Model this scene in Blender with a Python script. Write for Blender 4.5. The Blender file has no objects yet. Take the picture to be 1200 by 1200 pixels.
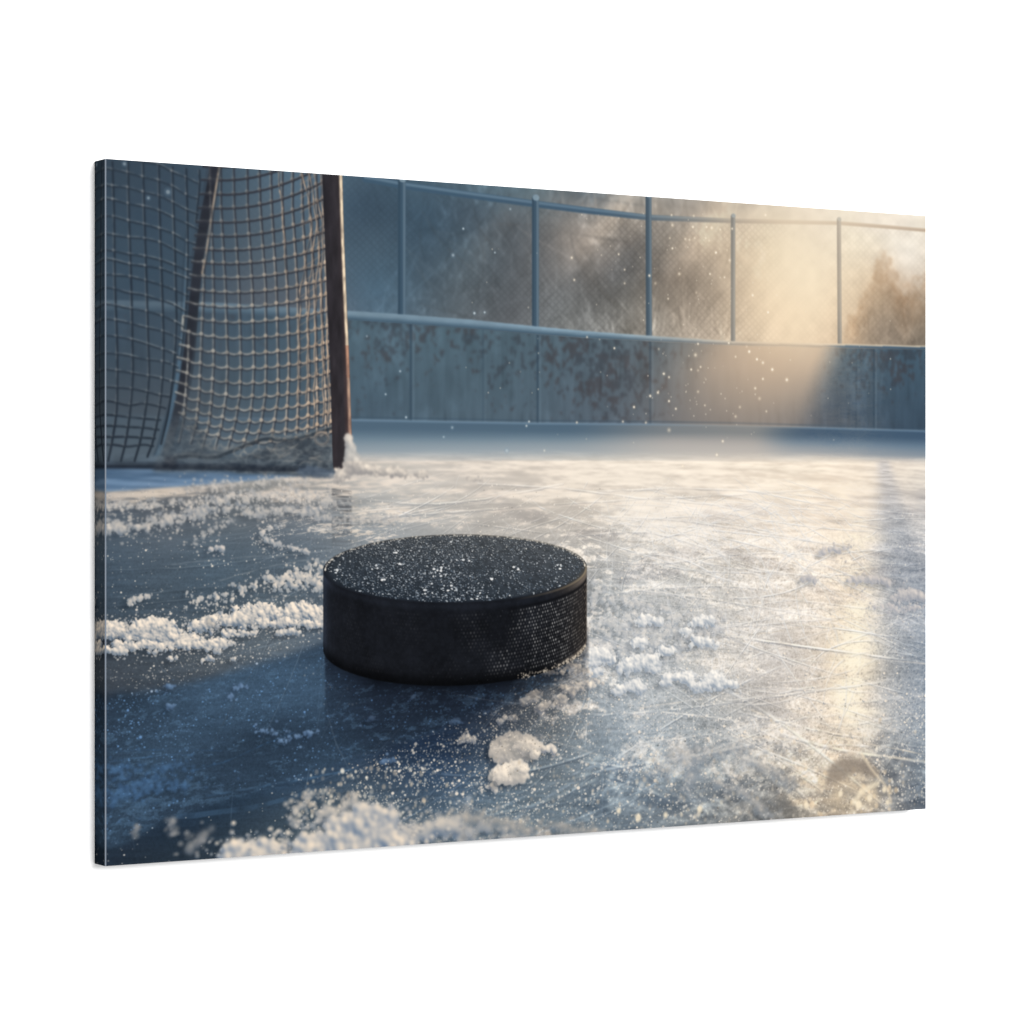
# ---------------------------------------------------------------------------
# 1. THE PRINT: the picture printed on the canvas, computed with numpy in the
#    canvas' own flat coordinates (1500 x 1000 units over the front face).
# ---------------------------------------------------------------------------
import numpy as np, math

W, H = 1500, 1000
RNG = np.random.RandomState(7)

def _homography():
    src = [(123.5, 186.0), (1084.8, 253.0), (1084.8, 947.8), (123.5, 1015.0)]
    dst = [(0, 0), (W, 0), (W, H), (0, H)]
    A, b = [], []
    for (x, y), (u, v) in zip(src, dst):
        A.append([x, y, 1, 0, 0, 0, -u * x, -u * y]); b.append(u)
        A.append([0, 0, 0, x, y, 1, -v * x, -v * y]); b.append(v)
    return np.append(np.linalg.solve(np.array(A, float), np.array(b, float)), 1).reshape(3, 3)
HM = _homography()

def P(x, y):
    """a measured point -> the print's own flat coordinates"""
    x = np.asarray(x, float); y = np.asarray(y, float)
    w = HM[2, 0] * x + HM[2, 1] * y + HM[2, 2]
    return (HM[0, 0] * x + HM[0, 1] * y + HM[0, 2]) / w, (HM[1, 0] * x + HM[1, 1] * y + HM[1, 2]) / w

def PP(pts):
    a = np.asarray(pts, float)
    u, v = P(a[:, 0], a[:, 1])
    return np.stack([u, v], 1)

YY, XX = np.mgrid[0:H, 0:W].astype(np.float32)
XX += 0.5; YY += 0.5

def sstep(a, b, x):
    t = np.clip((x - a) / (b - a), 0, 1)
    return t * t * (3 - 2 * t)

def C(*rgb):
    return np.array(rgb, np.float32) / 255.0

def mix(a, b, t):
    return a + (b - a) * t

_TAB = {}
def vnoise(x, y, seed):
    if seed not in _TAB:
        _TAB[seed] = np.random.RandomState(seed).rand(256, 256).astype(np.float32)
    T = _TAB[seed]
    xi = np.floor(x); yi = np.floor(y)
    fx = (x - xi).astype(np.float32); fy = (y - yi).astype(np.float32)
    fx = fx * fx * (3 - 2 * fx); fy = fy * fy * (3 - 2 * fy)
    xi = xi.astype(np.int32) & 255; yi = yi.astype(np.int32) & 255
    x1 = (xi + 1) & 255; y1 = (yi + 1) & 255
    a = T[yi, xi]; b = T[yi, x1]; c = T[y1, xi]; d = T[y1, x1]
    return (a + (b - a) * fx) * (1 - fy) + (c + (d - c) * fx) * fy

def fbm(x, y, seed, octv=5, gain=0.5):
    s = 0; a = 1; n = 0
    for o in range(octv):
        s = s + a * vnoise(x + 17.3 * o, y - 9.1 * o, seed + o)
        n += a; a *= gain; x = x * 2.03; y = y * 2.03
    return s / n

def blur(a, sx, sy=None):
    """separable gaussian blur by three box passes (edges clamped)"""
    sy = sx if sy is None else sy
    for axis, s in ((1, sx), (0, sy)):
        if s < 0.3:
            continue
        r = int(math.ceil(3 * s))
        k = np.exp(-0.5 * (np.arange(-r, r + 1) / s) ** 2); k /= k.sum()
        pad = [(0, 0)] * a.ndim; pad[axis] = (r, r)
        if r > 12:
            n = a.shape[axis] + 2 * r
            f = np.fft.rfft(np.pad(a, pad, mode='edge').astype(np.float32), axis=axis, n=n + 2 * r)
            kf = np.fft.rfft(k, n=n + 2 * r)
            sh = [1] * a.ndim; sh[axis] = -1
            o = np.fft.irfft(f * kf.reshape(sh), axis=axis, n=n + 2 * r)
            sl = [slice(None)] * a.ndim; sl[axis] = slice(2 * r, 2 * r + a.shape[axis])
            a = o[tuple(sl)].astype(np.float32)
        else:
            p = np.pad(a, pad, mode='edge')
            o = 0
            for i, w in enumerate(k):
                sl = [slice(None)] * a.ndim; sl[axis] = slice(i, i + a.shape[axis])
                o = o + p[tuple(sl)] * np.float32(w)
            a = o
    return a

def field(rows, nch, smooth=1e-3):
    """thin-plate interpolation of measured samples (x, y, values...)"""
    a = np.asarray(rows, float)
    u, v = P(a[:, 0], a[:, 1]); p = np.stack([u, v], 1) / 500.0
    val = a[:, 2:2 + nch]
    n = len(p)
    def U(d2):
        return np.where(d2 > 1e-12, d2 * np.log(np.maximum(d2, 1e-12)), 0)
    K = U(((p[:, None] - p[None]) ** 2).sum(-1)) + smooth * np.eye(n)
    Q = np.concatenate([np.ones((n, 1)), p], 1)
    M = np.zeros((n + 3, n + 3)); M[:n, :n] = K; M[:n, n:] = Q; M[n:, :n] = Q.T
    sol = np.linalg.solve(M, np.concatenate([val, np.zeros((3, nch))]))
    gx = np.linspace(0, W, 151); gy = np.linspace(0, H, 101)
    g = np.stack(np.meshgrid(gx, gy), -1).reshape(-1, 2) / 500.0
    r = U(((g[:, None] - p[None]) ** 2).sum(-1)) @ sol[:n] + np.concatenate([np.ones((len(g), 1)), g], 1) @ sol[n:]
    lo, hi = val.min(0), val.max(0)
    r = np.clip(r, lo, hi).reshape(101, 151, nch)
    ix = np.clip(np.arange(W) / 10.0, 0, 149.999); iy = np.clip(np.arange(H) / 10.0, 0, 99.999)
    x0 = ix.astype(int); y0 = iy.astype(int)
    fx = (ix - x0)[None, :, None]; fy = (iy - y0)[:, None, None]
    top = r[y0][:, x0] * (1 - fx) + r[y0][:, x0 + 1] * fx
    bot = r[y0 + 1][:, x0] * (1 - fx) + r[y0 + 1][:, x0 + 1] * fx
    return (top * (1 - fy) + bot * fy).astype(np.float32)

def yline(pts):
    """height of a measured polyline at each column"""
    q = PP(pts); o = np.argsort(q[:, 0])
    x = np.arange(W) + 0.5
    y = np.interp(x, q[o, 0], q[o, 1])
    a, b = q[o[0]], q[o[1]]
    m = x < a[0]; y[m] = a[1] + (x[m] - a[0]) * (b[1] - a[1]) / (b[0] - a[0])
    return y.astype(np.float32)[None, :]

def smooth_curve(pts, n=12):
    """Catmull-Rom through the points"""
    p = np.asarray(pts, float)
    if len(p) < 3:
        t = np.linspace(0, 1, n + 1)[:, None]
        return p[0] + (p[-1] - p[0]) * t
    q = np.concatenate([[2 * p[0] - p[1]], p, [2 * p[-1] - p[-2]]])
    out = []
    t = np.linspace(0, 1, n, endpoint=False)[:, None]
    for i in range(len(p) - 1):
        a, b, c, d = q[i:i + 4]
        out.append(0.5 * ((2 * b) + (c - a) * t + (2 * a - 5 * b + 4 * c - d) * t ** 2 + (3 * b - a - 3 * c + d) * t ** 3))
    out.append(p[-1:])
    return np.concatenate(out)

def over(img, col, a):
    img += (col - img) * a[..., None]

def stroke(img, pts, width, col, alpha=1.0, soft=0.7, mask=None):
    """antialiased polyline; width, colour and alpha may vary along it"""
    p = np.asarray(pts, np.float32); n = len(p)
    w = np.broadcast_to(np.asarray(width, np.float32), (n,)) * 0.5
    al = np.broadcast_to(np.asarray(alpha, np.float32), (n,))
    cl = np.asarray(col, np.float32)
    cl = np.broadcast_to(cl, (n, 3)) if cl.ndim == 1 else cl
    m = float(w.max()) + 2 * soft + 1
    x0 = int(max(0, p[:, 0].min() - m)); x1 = int(min(W, p[:, 0].max() + m + 1))
    y0 = int(max(0, p[:, 1].min() - m)); y1 = int(min(H, p[:, 1].max() + m + 1))
    if x1 <= x0 or y1 <= y0:
        return
    cov = np.zeros((y1 - y0, x1 - x0), np.float32)
    cc = np.zeros((y1 - y0, x1 - x0, 3), np.float32)
    for i in range(n - 1):
        a, b = p[i], p[i + 1]
        sx0 = int(max(x0, min(a[0], b[0]) - m)); sx1 = int(min(x1, max(a[0], b[0]) + m + 1))
        sy0 = int(max(y0, min(a[1], b[1]) - m)); sy1 = int(min(y1, max(a[1], b[1]) + m + 1))
        if sx1 <= sx0 or sy1 <= sy0:
            continue
        gx = np.arange(sx0, sx1, dtype=np.float32)[None] + 0.5 - a[0]
        gy = np.arange(sy0, sy1, dtype=np.float32)[:, None] + 0.5 - a[1]
        d = b - a; L2 = float(d @ d) + 1e-9
        t = np.clip((gx * d[0] + gy * d[1]) / L2, 0, 1)
        dist = np.sqrt((gx - t * d[0]) ** 2 + (gy - t * d[1]) ** 2)
        ww = w[i] + (w[i + 1] - w[i]) * t
        c = np.clip((ww - dist) / (2 * soft) + 0.5, 0, 1) * np.minimum(1, ww * 2) * (al[i] + (al[i + 1] - al[i]) * t)
        v = (slice(sy0 - y0, sy1 - y0), slice(sx0 - x0, sx1 - x0))
        up = c > cov[v]
        cov[v] = np.where(up, c, cov[v])
        cc[v] = np.where(up[..., None], cl[i] + (cl[i + 1] - cl[i]) * t[..., None], cc[v])
    if mask is not None:
        cov = cov * mask[y0:y1, x0:x1]
    over(img[y0:y1, x0:x1], cc, cov)

def dots(img, x, y, r, col, alpha=1.0, soft=0.6, sq=1.0):
    """soft dots; sq < 1 flattens them"""
    x = np.asarray(x); n = len(x)
    r = np.broadcast_to(r, (n,)); alpha = np.broadcast_to(alpha, (n,))
    col = np.broadcast_to(np.asarray(col, np.float32), (n, 3))
    for i in range(n):
        m = r[i] + soft + 1
        x0 = int(max(0, x[i] - m)); x1 = int(min(W, x[i] + m + 1))
        y0 = int(max(0, y[i] - m)); y1 = int(min(H, y[i] + m + 1))
        if x1 <= x0 or y1 <= y0:
            continue
        gx = np.arange(x0, x1, dtype=np.float32)[None] + 0.5 - x[i]
        gy = (np.arange(y0, y1, dtype=np.float32)[:, None] + 0.5 - y[i]) / sq
        c = np.clip((r[i] - np.sqrt(gx * gx + gy * gy)) / (2 * soft) + 0.5, 0, 1) * alpha[i]
        over(img[y0:y1, x0:x1], col[i], c)

def poly_mask(pts):
    """filled polygon, antialiased by 3 x 3 sub-samples on its own box"""
    q = np.asarray(pts, float)
    out = np.zeros((H, W), np.float32)
    x0 = int(max(0, q[:, 0].min() - 1)); x1 = int(min(W, q[:, 0].max() + 2))
    y0 = int(max(0, q[:, 1].min() - 1)); y1 = int(min(H, q[:, 1].max() + 2))
    if x1 <= x0 or y1 <= y0:
        return out
    k = 3
    xs = x0 + (np.arange((x1 - x0) * k) + 0.5) / k
    ys = y0 + (np.arange((y1 - y0) * k) + 0.5) / k
    ins = np.zeros((len(ys), len(xs)), bool)
    for i in range(len(q)):
        (ax, ay), (bx, by) = q[i], q[(i + 1) % len(q)]
        if ay == by:
            continue
        rows = np.where((ys >= min(ay, by)) & (ys < max(ay, by)))[0]
        if len(rows) == 0:
            continue
        xc = ax + (ys[rows] - ay) * (bx - ax) / (by - ay)
        ins[rows] ^= xs[None, :] < xc[:, None]
    out[y0:y1, x0:x1] = ins.reshape(y1 - y0, k, x1 - x0, k).mean((1, 3))
    return out

class Heap:
    """crumbly snow: many small balls in a depth buffer, then shaded"""
    def __init__(s, x0, y0, x1, y1):
        s.x0 = int(max(0, x0)); s.y0 = int(max(0, y0)); s.x1 = int(min(W, x1)); s.y1 = int(min(H, y1))
        s.d = np.full((s.y1 - s.y0, s.x1 - s.x0), -1e6, np.float32)
        s.t = np.zeros_like(s.d)
    def balls(s, x, y, z, r, tone):
        for i in range(len(x)):
            m = r[i] + 1
            a0 = int(max(s.x0, x[i] - m)); a1 = int(min(s.x1, x[i] + m + 1))
            b0 = int(max(s.y0, y[i] - m)); b1 = int(min(s.y1, y[i] + m + 1))
            if a1 <= a0 or b1 <= b0:
                continue
            gx = np.arange(a0, a1, dtype=np.float32)[None] + 0.5 - x[i]
            gy = np.arange(b0, b1, dtype=np.float32)[:, None] + 0.5 - y[i]
            q = r[i] ** 2 - gx * gx - gy * gy
            dd = np.where(q > 0, z[i] + np.sqrt(np.maximum(q, 0)), -1e6)
            v = (slice(b0 - s.y0, b1 - s.y0), slice(a0 - s.x0, a1 - s.x0))
            up = dd > s.d[v]
            s.d[v] = np.where(up, dd, s.d[v]); s.t[v] = np.where(up, tone[i], s.t[v])
    def paint(s, img, lit, dark, defocus=0.0, light=(0.62, -0.66, 0.42), crisp=1.0, label=None, lab=0, opaque=1.0, shade=0.0, rough=1.0):
        gx_, gy_ = XX[s.y0:s.y1, s.x0:s.x1], YY[s.y0:s.y1, s.x0:s.x1]
        gx_, gy_ = .83 * gx_ + .56 * gy_, -.56 * gx_ + .83 * gy_
        # crumble: the balls are torn up by noise at three sizes
        wx = 8 * (fbm(gx_ / 9, gy_ / 9, 871, 2) - .5) + 5 * (fbm(gx_ / 3.4, gy_ / 3.4, 875, 2) - .5)
        wy = 7 * (fbm(gx_ / 9 + 40, gy_ / 9, 881, 2) - .5) + 5 * (fbm(gx_ / 3.4 + 40, gy_ / 3.4, 885, 2) - .5)
        hh, ww = s.d.shape
        iy, ix = np.mgrid[0:hh, 0:ww]
        ix = np.clip(np.rint(ix + wx * rough), 0, ww - 1).astype(int); iy = np.clip(np.rint(iy + wy * rough), 0, hh - 1).astype(int)
        d = s.d[iy, ix]; t = s.t[iy, ix]
        a = (d > -1e5).astype(np.float32)
        dl = np.where(a > 0, d, 0)
        dl = dl + a * (4.2 * (fbm(gx_ / 5.0, gy_ / 4.6, 891, 3, .7) - .5) + 2.4 * (fbm(gx_ / 2.1, gy_ / 2.1, 895, 2) - .5))
        wa = blur(a, 0.8) + 1e-4
        dsm = blur(dl * a, 0.8) / wa
        gy, gx = np.gradient(dsm)
        big = blur(dl * a, 4.0) / (blur(a, 4.0) + 1e-3)
        by, bx = np.gradient(big * np.clip(blur(a, 4.0), 0, 1))
        def ndl(px, py, k):
            lx, ly, lz = light
            return (-px * k * lx - py * k * ly + lz) / np.sqrt(px * px * k * k + py * k * py * k + 1)
        wide = blur(dl * a, 8.0) / (blur(a, 8.0) + 1e-3)
        occ = np.clip((dsm - wide) * 0.035, -0.22, 0.2)
        sh = 0.22 + 0.50 * ndl(gx, gy, 0.75) * crisp + 0.36 * ndl(bx, by, 1.3) + occ * 1.5 + (t - 0.5) * 0.16
        # light dies away towards the foot on the far side from the sun
        up = blur(a, 9.0); ty, tx = np.gradient(up)
        sh = sh + np.clip((ty * -light[1] * -1 + tx * -light[0]) * -6.0, -0.28, 0.25)
        sh = np.clip(sh, 0, 1.1)
        lit = np.asarray(lit, np.float32); dark = np.asarray(dark, np.float32)
        col = dark + (lit - dark) * sh[..., None]
        al = blur(a, 0.5 + defocus)
        pre = blur(np.where(a[..., None] > 0, col, 0).astype(np.float32), 0.5 + defocus)
        v = (slice(s.y0, s.y1), slice(s.x0, s.x1))
        if shade:
            hs = np.pad(a, 30, mode='edge')[25:25 + hh, 38:38 + ww]
            img[v] *= 1 - shade * blur(hs, 3.0 + defocus)[..., None] * (1 - a[..., None]) * np.array([1.0, 0.92, 0.82], np.float32)
        al = np.clip(al * opaque, 0, 1)
        img[v] = img[v] * (1 - al[..., None]) + pre * opaque
        if label is not None:
            L = label[v]; L[blur(a, 2.5) > 0.42] = lab

def heap_along(rng, path, n, spread, rise, rad, zk=0.35):
    """ball positions for a ridge of crumbled snow that follows a path (flat coordinates)"""
    p = smooth_curve(path, 10)
    seg = np.sqrt((np.diff(p, axis=0) ** 2).sum(1)); cum = np.append(0, np.cumsum(seg))
    t = rng.rand(n) * cum[-1]
    k0 = rng.rand() * 50
    lump = fbm(t / 26.0 + k0, t * 0 + 3.3, 33, 2)
    keep = rng.rand(n) < 0.25 + 1.5 * np.clip(lump - 0.25, 0, 1)
    t = t[keep]; lump = lump[keep]; n = len(t)
    cx = np.interp(t, cum, p[:, 0]); cy = np.interp(t, cum, p[:, 1])
    prof = np.clip(0.30 + 1.5 * (lump - 0.28), 0.15, 1.2)
    edge = np.clip(np.minimum(t, cum[-1] - t) / (0.14 * cum[-1] + 1), 0.15, 1) ** 0.6
    g = rng.randn(n) * 0.5; h = rng.rand(n) ** 1.2 * np.exp(-g * g * 0.9)
    x = cx + rng.randn(n) * spread * 0.45
    y = cy + g * spread * 0.45 * (0.6 + 0.8 * prof) - h * rise * prof * edge
    z = g * spread * zk + h * 4
    r = rad * (0.40 + 1.1 * rng.rand(n) ** 2.5)
    return x, y, z, r, rng.rand(n)
def paint_goal(img, lab, bg):
    rng = np.random.RandomState(21)
    net_area = poly_mask(PP([(110, 180), (386, 196), (393, 500), (385, 545), (330, 540), (180, 545), (110, 545)]))
    # darker air behind the side net, and the pale sheet behind the lower part
    sidep = smooth_curve(PP([(110, 180), (243, 190), (226, 330), (214, 430), (190, 535), (110, 545)]), 4)
    side = blur(poly_mask(PP([(110, 180), (243, 190), (228, 320), (214, 430), (186, 540), (110, 545)])), 2)
    over(img, np.broadcast_to(C(54, 66, 78), img.shape), side * 0.42)
    low = side * sstep(P(160, 420)[1], P(160, 480)[1], YY)
    over(img, np.broadcast_to(C(84, 88, 94), img.shape), low * 0.30)
    back = blur(net_area.astype(np.float32), 2)
    over(img, np.broadcast_to(C(70, 87, 102), img.shape), back * 0.34)
    over(img, np.broadcast_to(C(78, 91, 102), img.shape), back * 0.66 * sstep(P(250, 478)[1], P(250, 500)[1], YY))
    # --- lower net heaped on the ground bar
    pile = smooth_curve(PP([(262, 548), (285, 536), (320, 520), (345, 514), (380, 508), (392, 520), (392, 556), (330, 556), (280, 554)]), 5)
    pm = blur(poly_mask(pile), 2.0)
    pc = mix(C(78, 92, 104), C(112, 114, 114), np.clip(0.5 + 1.6 * (fbm(XX / 16 + YY / 20, YY / 12 - XX / 40, 701, 4) - 0.5), 0, 1)[..., None])
    over(img, pc, pm * 0.92)
    bpile = smooth_curve(PP([(180, 546), (190, 520), (205, 492), (226, 490), (240, 510), (262, 530), (300, 540), (300, 552), (180, 552)]), 5)
    over(img, mix(C(62, 80, 96), C(98, 106, 112), np.clip(0.5 + 1.8 * (fbm(XX / 14, YY / 12, 711, 4) - 0.5), 0, 1)[..., None]), blur(poly_mask(bpile), 3.0) * 0.85)
    # --- the far bar
    B = PP([(251, 188), (247, 215), (239, 255), (232, 300), (227, 345), (222, 395), (214, 445), (205, 485), (197, 520)])
    B = smooth_curve(B, 10); nb = len(B)
    wd = np.interp(np.arange(nb), [0, nb * 0.5, nb - 1], [20, 19, 17])
    al = np.interp(np.arange(nb), [0, nb * .74, nb * .9, nb - 1], [.96, .93, .55, .15])
    nz = (fbm(np.arange(nb) * .4, np.zeros(nb), 721, 2) - .5)[:, None]
    stroke(img, B, wd, C(38, 40, 48) * (1 + 0.3 * nz), al, 1.2)
    stroke(img, B - [8, 0], 4, C(70, 92, 110), al * 0.6, 1.4)
    B2 = smooth_curve(PP([(231, 340), (228, 400), (222, 450), (215, 482)]), 8)
    stroke(img, B2, 6, C(40, 44, 52), np.linspace(.8, .3, len(B2)), 1.2)
    # cool tube at its left with a hard glint
    T = smooth_curve(PP([(222, 270), (219, 310), (216, 370), (212, 410), (206, 455), (198, 490), (188, 525), (180, 542)]), 10); nt = len(T)
    stroke(img, T, np.linspace(4, 9, nt), C(84, 112, 134), np.interp(np.arange(nt), [0, nt * .3, nt], [.25, .75, .6]), 1.6)
    stroke(img, T - [5, 0], np.linspace(2, 4, nt), C(44, 58, 72), .55, 1.4)
    stroke(img, smooth_curve(PP([(215.3, 371), (214.2, 384)]), 4), 5, C(206, 196, 178), .75, 1.1)
    m = poly_mask(np.concatenate([B - [11, 0], (B + [10, 0])[::-1]])) > 0.5
    barmask = m
    # --- ground bar, frosted
    gb_t = yline([(110, 532), (180, 534), (240, 537), (300, 538), (345, 540), (392, 546)])
    gb_b = yline([(110, 549), (180, 549.5), (260, 550), (340, 551.5), (392, 553)])
    tg = (YY - gb_t) / (gb_b - gb_t)
    gm = np.clip(tg * 12 + .5, 0, 1) * np.clip((1.04 - tg) * 10, 0, 1) * (XX < P(372, 548)[0]) * (XX >= 0)
    fr = fbm(XX / 22, YY / 9, 731, 4) - .5
    gc = np.where(tg[..., None] < .45, mix(C(84, 98, 110), C(80, 94, 108), np.clip(tg, 0, 1)[..., None]), mix(C(76, 90, 104), C(32, 38, 48), np.clip(tg * 1.9 - .75, 0, 1)[..., None]))
    gc = gc * (1 + .5 * fr)[..., None]
    over(img, gc, blur(gm.astype(np.float32), 1.6))
    over(img, C(36, 36, 44), blur(poly_mask(PP([(193, 534), (206, 534), (208, 549), (190, 549)])), 2.5) * .7)

    # --- meshes: rope columns and sagging rows -------------------------------
    DK = C(44, 46, 54)
    def rope(pts, w, dark, lite, ad, alt, off=1.1):
        stroke(img, pts, w * 1.1, dark, ad, .75)
        stroke(img, pts - [off, off * .4], w * .6, lite, alt, .75)
    knots = []
    # side net: dark, cool, out of the light
    cols = [[(112, 190), (114, 300), (116, 400), (112, 470), (108, 545)], [(131, 190), (133, 250), (134, 330), (136.5, 400), (137, 440), (136, 480), (131, 515), (126, 540)],
            [(149.5, 190), (150.5, 250), (153, 330), (154.5, 400), (155, 440), (152, 480), (147, 515), (141, 540)], [(167, 192), (168.5, 250), (171, 330), (173, 400), (174, 440), (170, 480), (164, 515), (157, 540)],
            [(185.5, 194), (186.5, 250), (189, 330), (191, 400), (190, 440), (186, 480), (179, 515), (172, 535)], [(201.5, 196), (203, 250), (205, 320), (206, 380), (203, 430), (197, 480), (188, 520)],
            [(217.5, 198), (218.5, 230), (219.5, 280), (219, 320), (216.5, 370), (211, 420)], [(233, 200), (233, 220), (229, 260)]]
    y0s = [180, 198, 216, 234, 254, 273, 293, 304, 321, 338, 356, 374, 394, 413, 432, 453, 470, 486, 499, 511, 521]
    side_rows = []
    for j, y in enumerate(y0s):
        f = np.interp(y, [180, 240, 300, 360, 430, 470, 521], [1, 1.0, .75, .95, .72, .45, .1])
        jt = rng.randn(6) * .8
        side_rows.append([(110, y - 3 * f), (131, y + jt[0]), (150, y + 4 * f + jt[1]), (168, y + 8 * f + jt[2]), (186, y + 13 * f + jt[3]), (202, y + 20 * f + jt[4]), (219, y + 29 * f + jt[5]), (232, y + 34 * f)])
    blk = lambda y: np.interp(y, [190, 300, 420, 470, 520], [.55, .65, .6, .8, .95])
    for c in cols:
        q = smooth_curve(PP(c), 10)
        yy = np.interp(np.arange(len(q)), [0, len(q) - 1], [c[0][1], c[-1][1]])
        a_ = blk(yy)
        stroke(img, q + [1.2, 0], 3.4, C(32, 40, 50), np.clip(a_ * 1.25, 0, 1), .9)
        n_ = fbm(np.arange(len(q)) * .5, np.full(len(q), c[0][0]), 741, 3)
        stroke(img, q - [.9, 0], 1.8, C(118, 124, 128), np.clip(n_ * 1.3 - .36, 0, .6) * np.interp(yy, [180, 430, 480], [.9, .8, .1]), .9)
    for k, c in enumerate(side_rows):
        q = smooth_curve(PP(c), 8); y = y0s[k]
        xlim = np.interp(y, [180, 330, 430, 521], [238, 219, 205, 178])
        ux = P(xlim, y)[0]; q = q[q[:, 0] < ux + 2]
        if len(q) < 3: continue
        n_ = fbm(np.arange(len(q)) * .35, np.full(len(q), 1.7 * k), 751, 3)
        stroke(img, q + [0, 1.3], 3.2, C(32, 40, 50), np.clip(blk(y) * (.6 + .75 * n_), 0, 1), .9)
        stroke(img, q - [0, .8], 2.0, C(122, 132, 138), np.clip(n_ * 2.0 - .62, 0, .8) * np.interp(y, [180, 420, 470, 500], [.8, .9, .4, .05]), .9)
        for c2 in cols[1:7]:
            a = np.array(c2)
            o = np.argsort(a[:, 1]); xk = np.interp(y + 8, a[o, 1], a[o, 0]); 
            if xk < xlim:
                yk = np.interp(xk, [p[0] for p in c], [p[1] for p in c])
                u, v = P(np.interp(yk, a[o, 1], a[o, 0]), yk)
                dots(img, [u - 1], [v - .5], 2.0, C(150, 152, 152), .15 + .5 * rng.rand() * np.interp(y, [180, 430, 480], [1, .9, .1]), .9)
    # centre net: its rows sag from the far bar to the post
    # columns keep their own thread from top to bottom
    yk = [184, 240, 335, 425, 462, 497, 524]
    ctrl = np.array([[224, 224, 224, 220.5, 217.7, 214.5, 208], [240, 240, 238.5, 235, 233.3, 229.8, 222], [246, 247, 250, 250.3, 248.2, 244.7, 237], [258, 258.5, 264, 266.6, 265.2, 259.5, 252],
                     [273, 274, 279.8, 282.2, 281, 275, 267], [289, 289.6, 295.4, 297.6, 296.2, 292, 284], [303, 304.5, 311, 311.8, 311, 306, 299], [316.5, 318, 323.6, 326, 326, 321, 316],
                     [330, 330.5, 336.4, 338.7, 337.3, 335.5, 333], [342.5, 342.5, 348.4, 350.7, 350, 348.5, 347], [353, 354, 359, 362, 362, 361, 360], [361.5, 362.5, 368.3, 371, 372, 372, 371],
                     [369.5, 371, 376, 379.8, 382, 382, 381], [377, 378.5, 382.4, 384.7, 387, 388, 388]], float).T
    ncol = ctrl.shape[1]
    col_y0 = [388, 305] + [178] * 12
    col_y1 = [518, 520, 524, 526, 526, 524, 516, 511, 509, 507, 506, 506, 505, 504]
    mid_y = [161, 178, 194.5, 210, 226.8, 243, 259.4, 275.7, 292, 308, 325, 342, 359, 377, 395.5, 414, 431, 448, 464, 479, 493, 505.5, 517]
    rows = []
    for k, y in enumerate(mid_y):
        rise = np.interp(y, [160, 210, 243, 275, 308, 342, 414, 500], [46, 40, 35, 27, 20.5, 16, 13.5, 11])
        lr = np.interp(y, [160, 240, 340, 430, 500], [1, 2, 5, 9, 12])
        rr = []
        for x in np.linspace(200, 390, 28):
            xm = np.interp(y, [180, 300, 440, 520], [262, 268, 280, 300])
            yv = y - rise * max(0, (x - xm) / (386 - xm)) ** 1.9 - lr * max(0, (xm - x) / 60.0) ** 1.6
            rr.append((x, yv))
        rows.append(np.array(rr))
    def colx(i, y):
        return np.interp(y, yk, ctrl[:, i])
    # lit by the low sun: tan on the right and lower down, dark against the light above
    for i in range(ncol):
        yv = np.linspace(col_y0[i], col_y1[i], 60)
        q = PP(np.stack([colx(i, yv) + .5 * (fbm(yv / 9, np.full(60, i * 3.1), 761, 2) - .5), yv], 1))
        ba = np.interp(yv, [180, 260, 360, 460, 520], [.75, .8, .7, .62, .6])
        la = np.interp(yv, [180, 260, 360, 430, 500], [.25, .45, .72, .86, .8]) * np.interp(i, [0, 2, 6, 9, 13], [.8, .75, .8, 1, .95])
        n_ = fbm(yv / 5, np.full(60, i * 7.7), 771, 3)
        tan = mix(C(138, 139, 136), C(200, 174, 150), np.clip((i - 5) / 7.0, 0, 1)) * (.82 + .4 * n_[:, None])
        stroke(img, q + [1.5, 0], 3.3, DK, ba, .8)
        stroke(img, q - [.7, 0], 2.9, tan, np.clip(la * (.55 + .8 * n_), 0, 1), .8)
    for k, rr in enumerate(rows):
        y = mid_y[k]
        x0 = np.interp(y, [180, 260, 340, 431, 500, 520], [240, 231, 221, 208, 205, 222])
        xs = np.linspace(x0, np.interp(y, [180, 340, 431, 510], [382, 385, 387.5, 389]), 70)
        yv = np.interp(xs, rr[:, 0], rr[:, 1])
        # a light scallop between threads
        cxs = np.array([np.interp(y, yk, ctrl[:, i]) for i in range(ncol)])
        ph = np.interp(xs, cxs, np.arange(ncol)); sc = np.sin(np.clip(ph % 1, 0, 1) * math.pi) * np.interp(y, [180, 330, 430, 500], [.2, 1.0, 2.2, 3.0])
        q = PP(np.stack([xs, yv + sc], 1))
        dk = np.interp(y, [180, 300, 380, 500], [.95, .85, .55, .5]); lt = np.interp(y, [180, 280, 360, 420, 500], [.05, .2, .55, .8, .8])
        n_ = fbm(xs / 6, np.full(70, k * 5.1), 781, 3)
        tan = mix(C(148, 147, 142), C(190, 166, 144), np.clip((xs - 300) / 70, 0, 1)[:, None]) * (.8 + .4 * n_[:, None])
        stroke(img, q + [0, 1.4], 3.4, DK, dk, .8)
        stroke(img, q - [0, .8], 2.9, tan, np.clip(lt * (.5 + .9 * n_), 0, 1), .8)
        for i in range(ncol):
            xk = colx(i, y)
            if xk < x0 - 1 or y < col_y0[i]: continue
            yk_ = np.interp(xk, xs, yv)
            xk = colx(i, yk_)
            if yk_ > 520 or yk_ < 186: continue
            u, v = P(xk, yk_)
            kc = mix(C(166, 160, 150), C(220, 190, 160), np.clip((i - 4) / 7.0, 0, 1)) * (.85 + .25 * rng.rand())
            ka = np.interp(y, [180, 260, 340, 420], [.12, .45, .8, .95]) * (.6 + .4 * rng.rand())
            dots(img, [u + 1.2], [v + 1.6], 2.9, DK, .6, .9)
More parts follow.
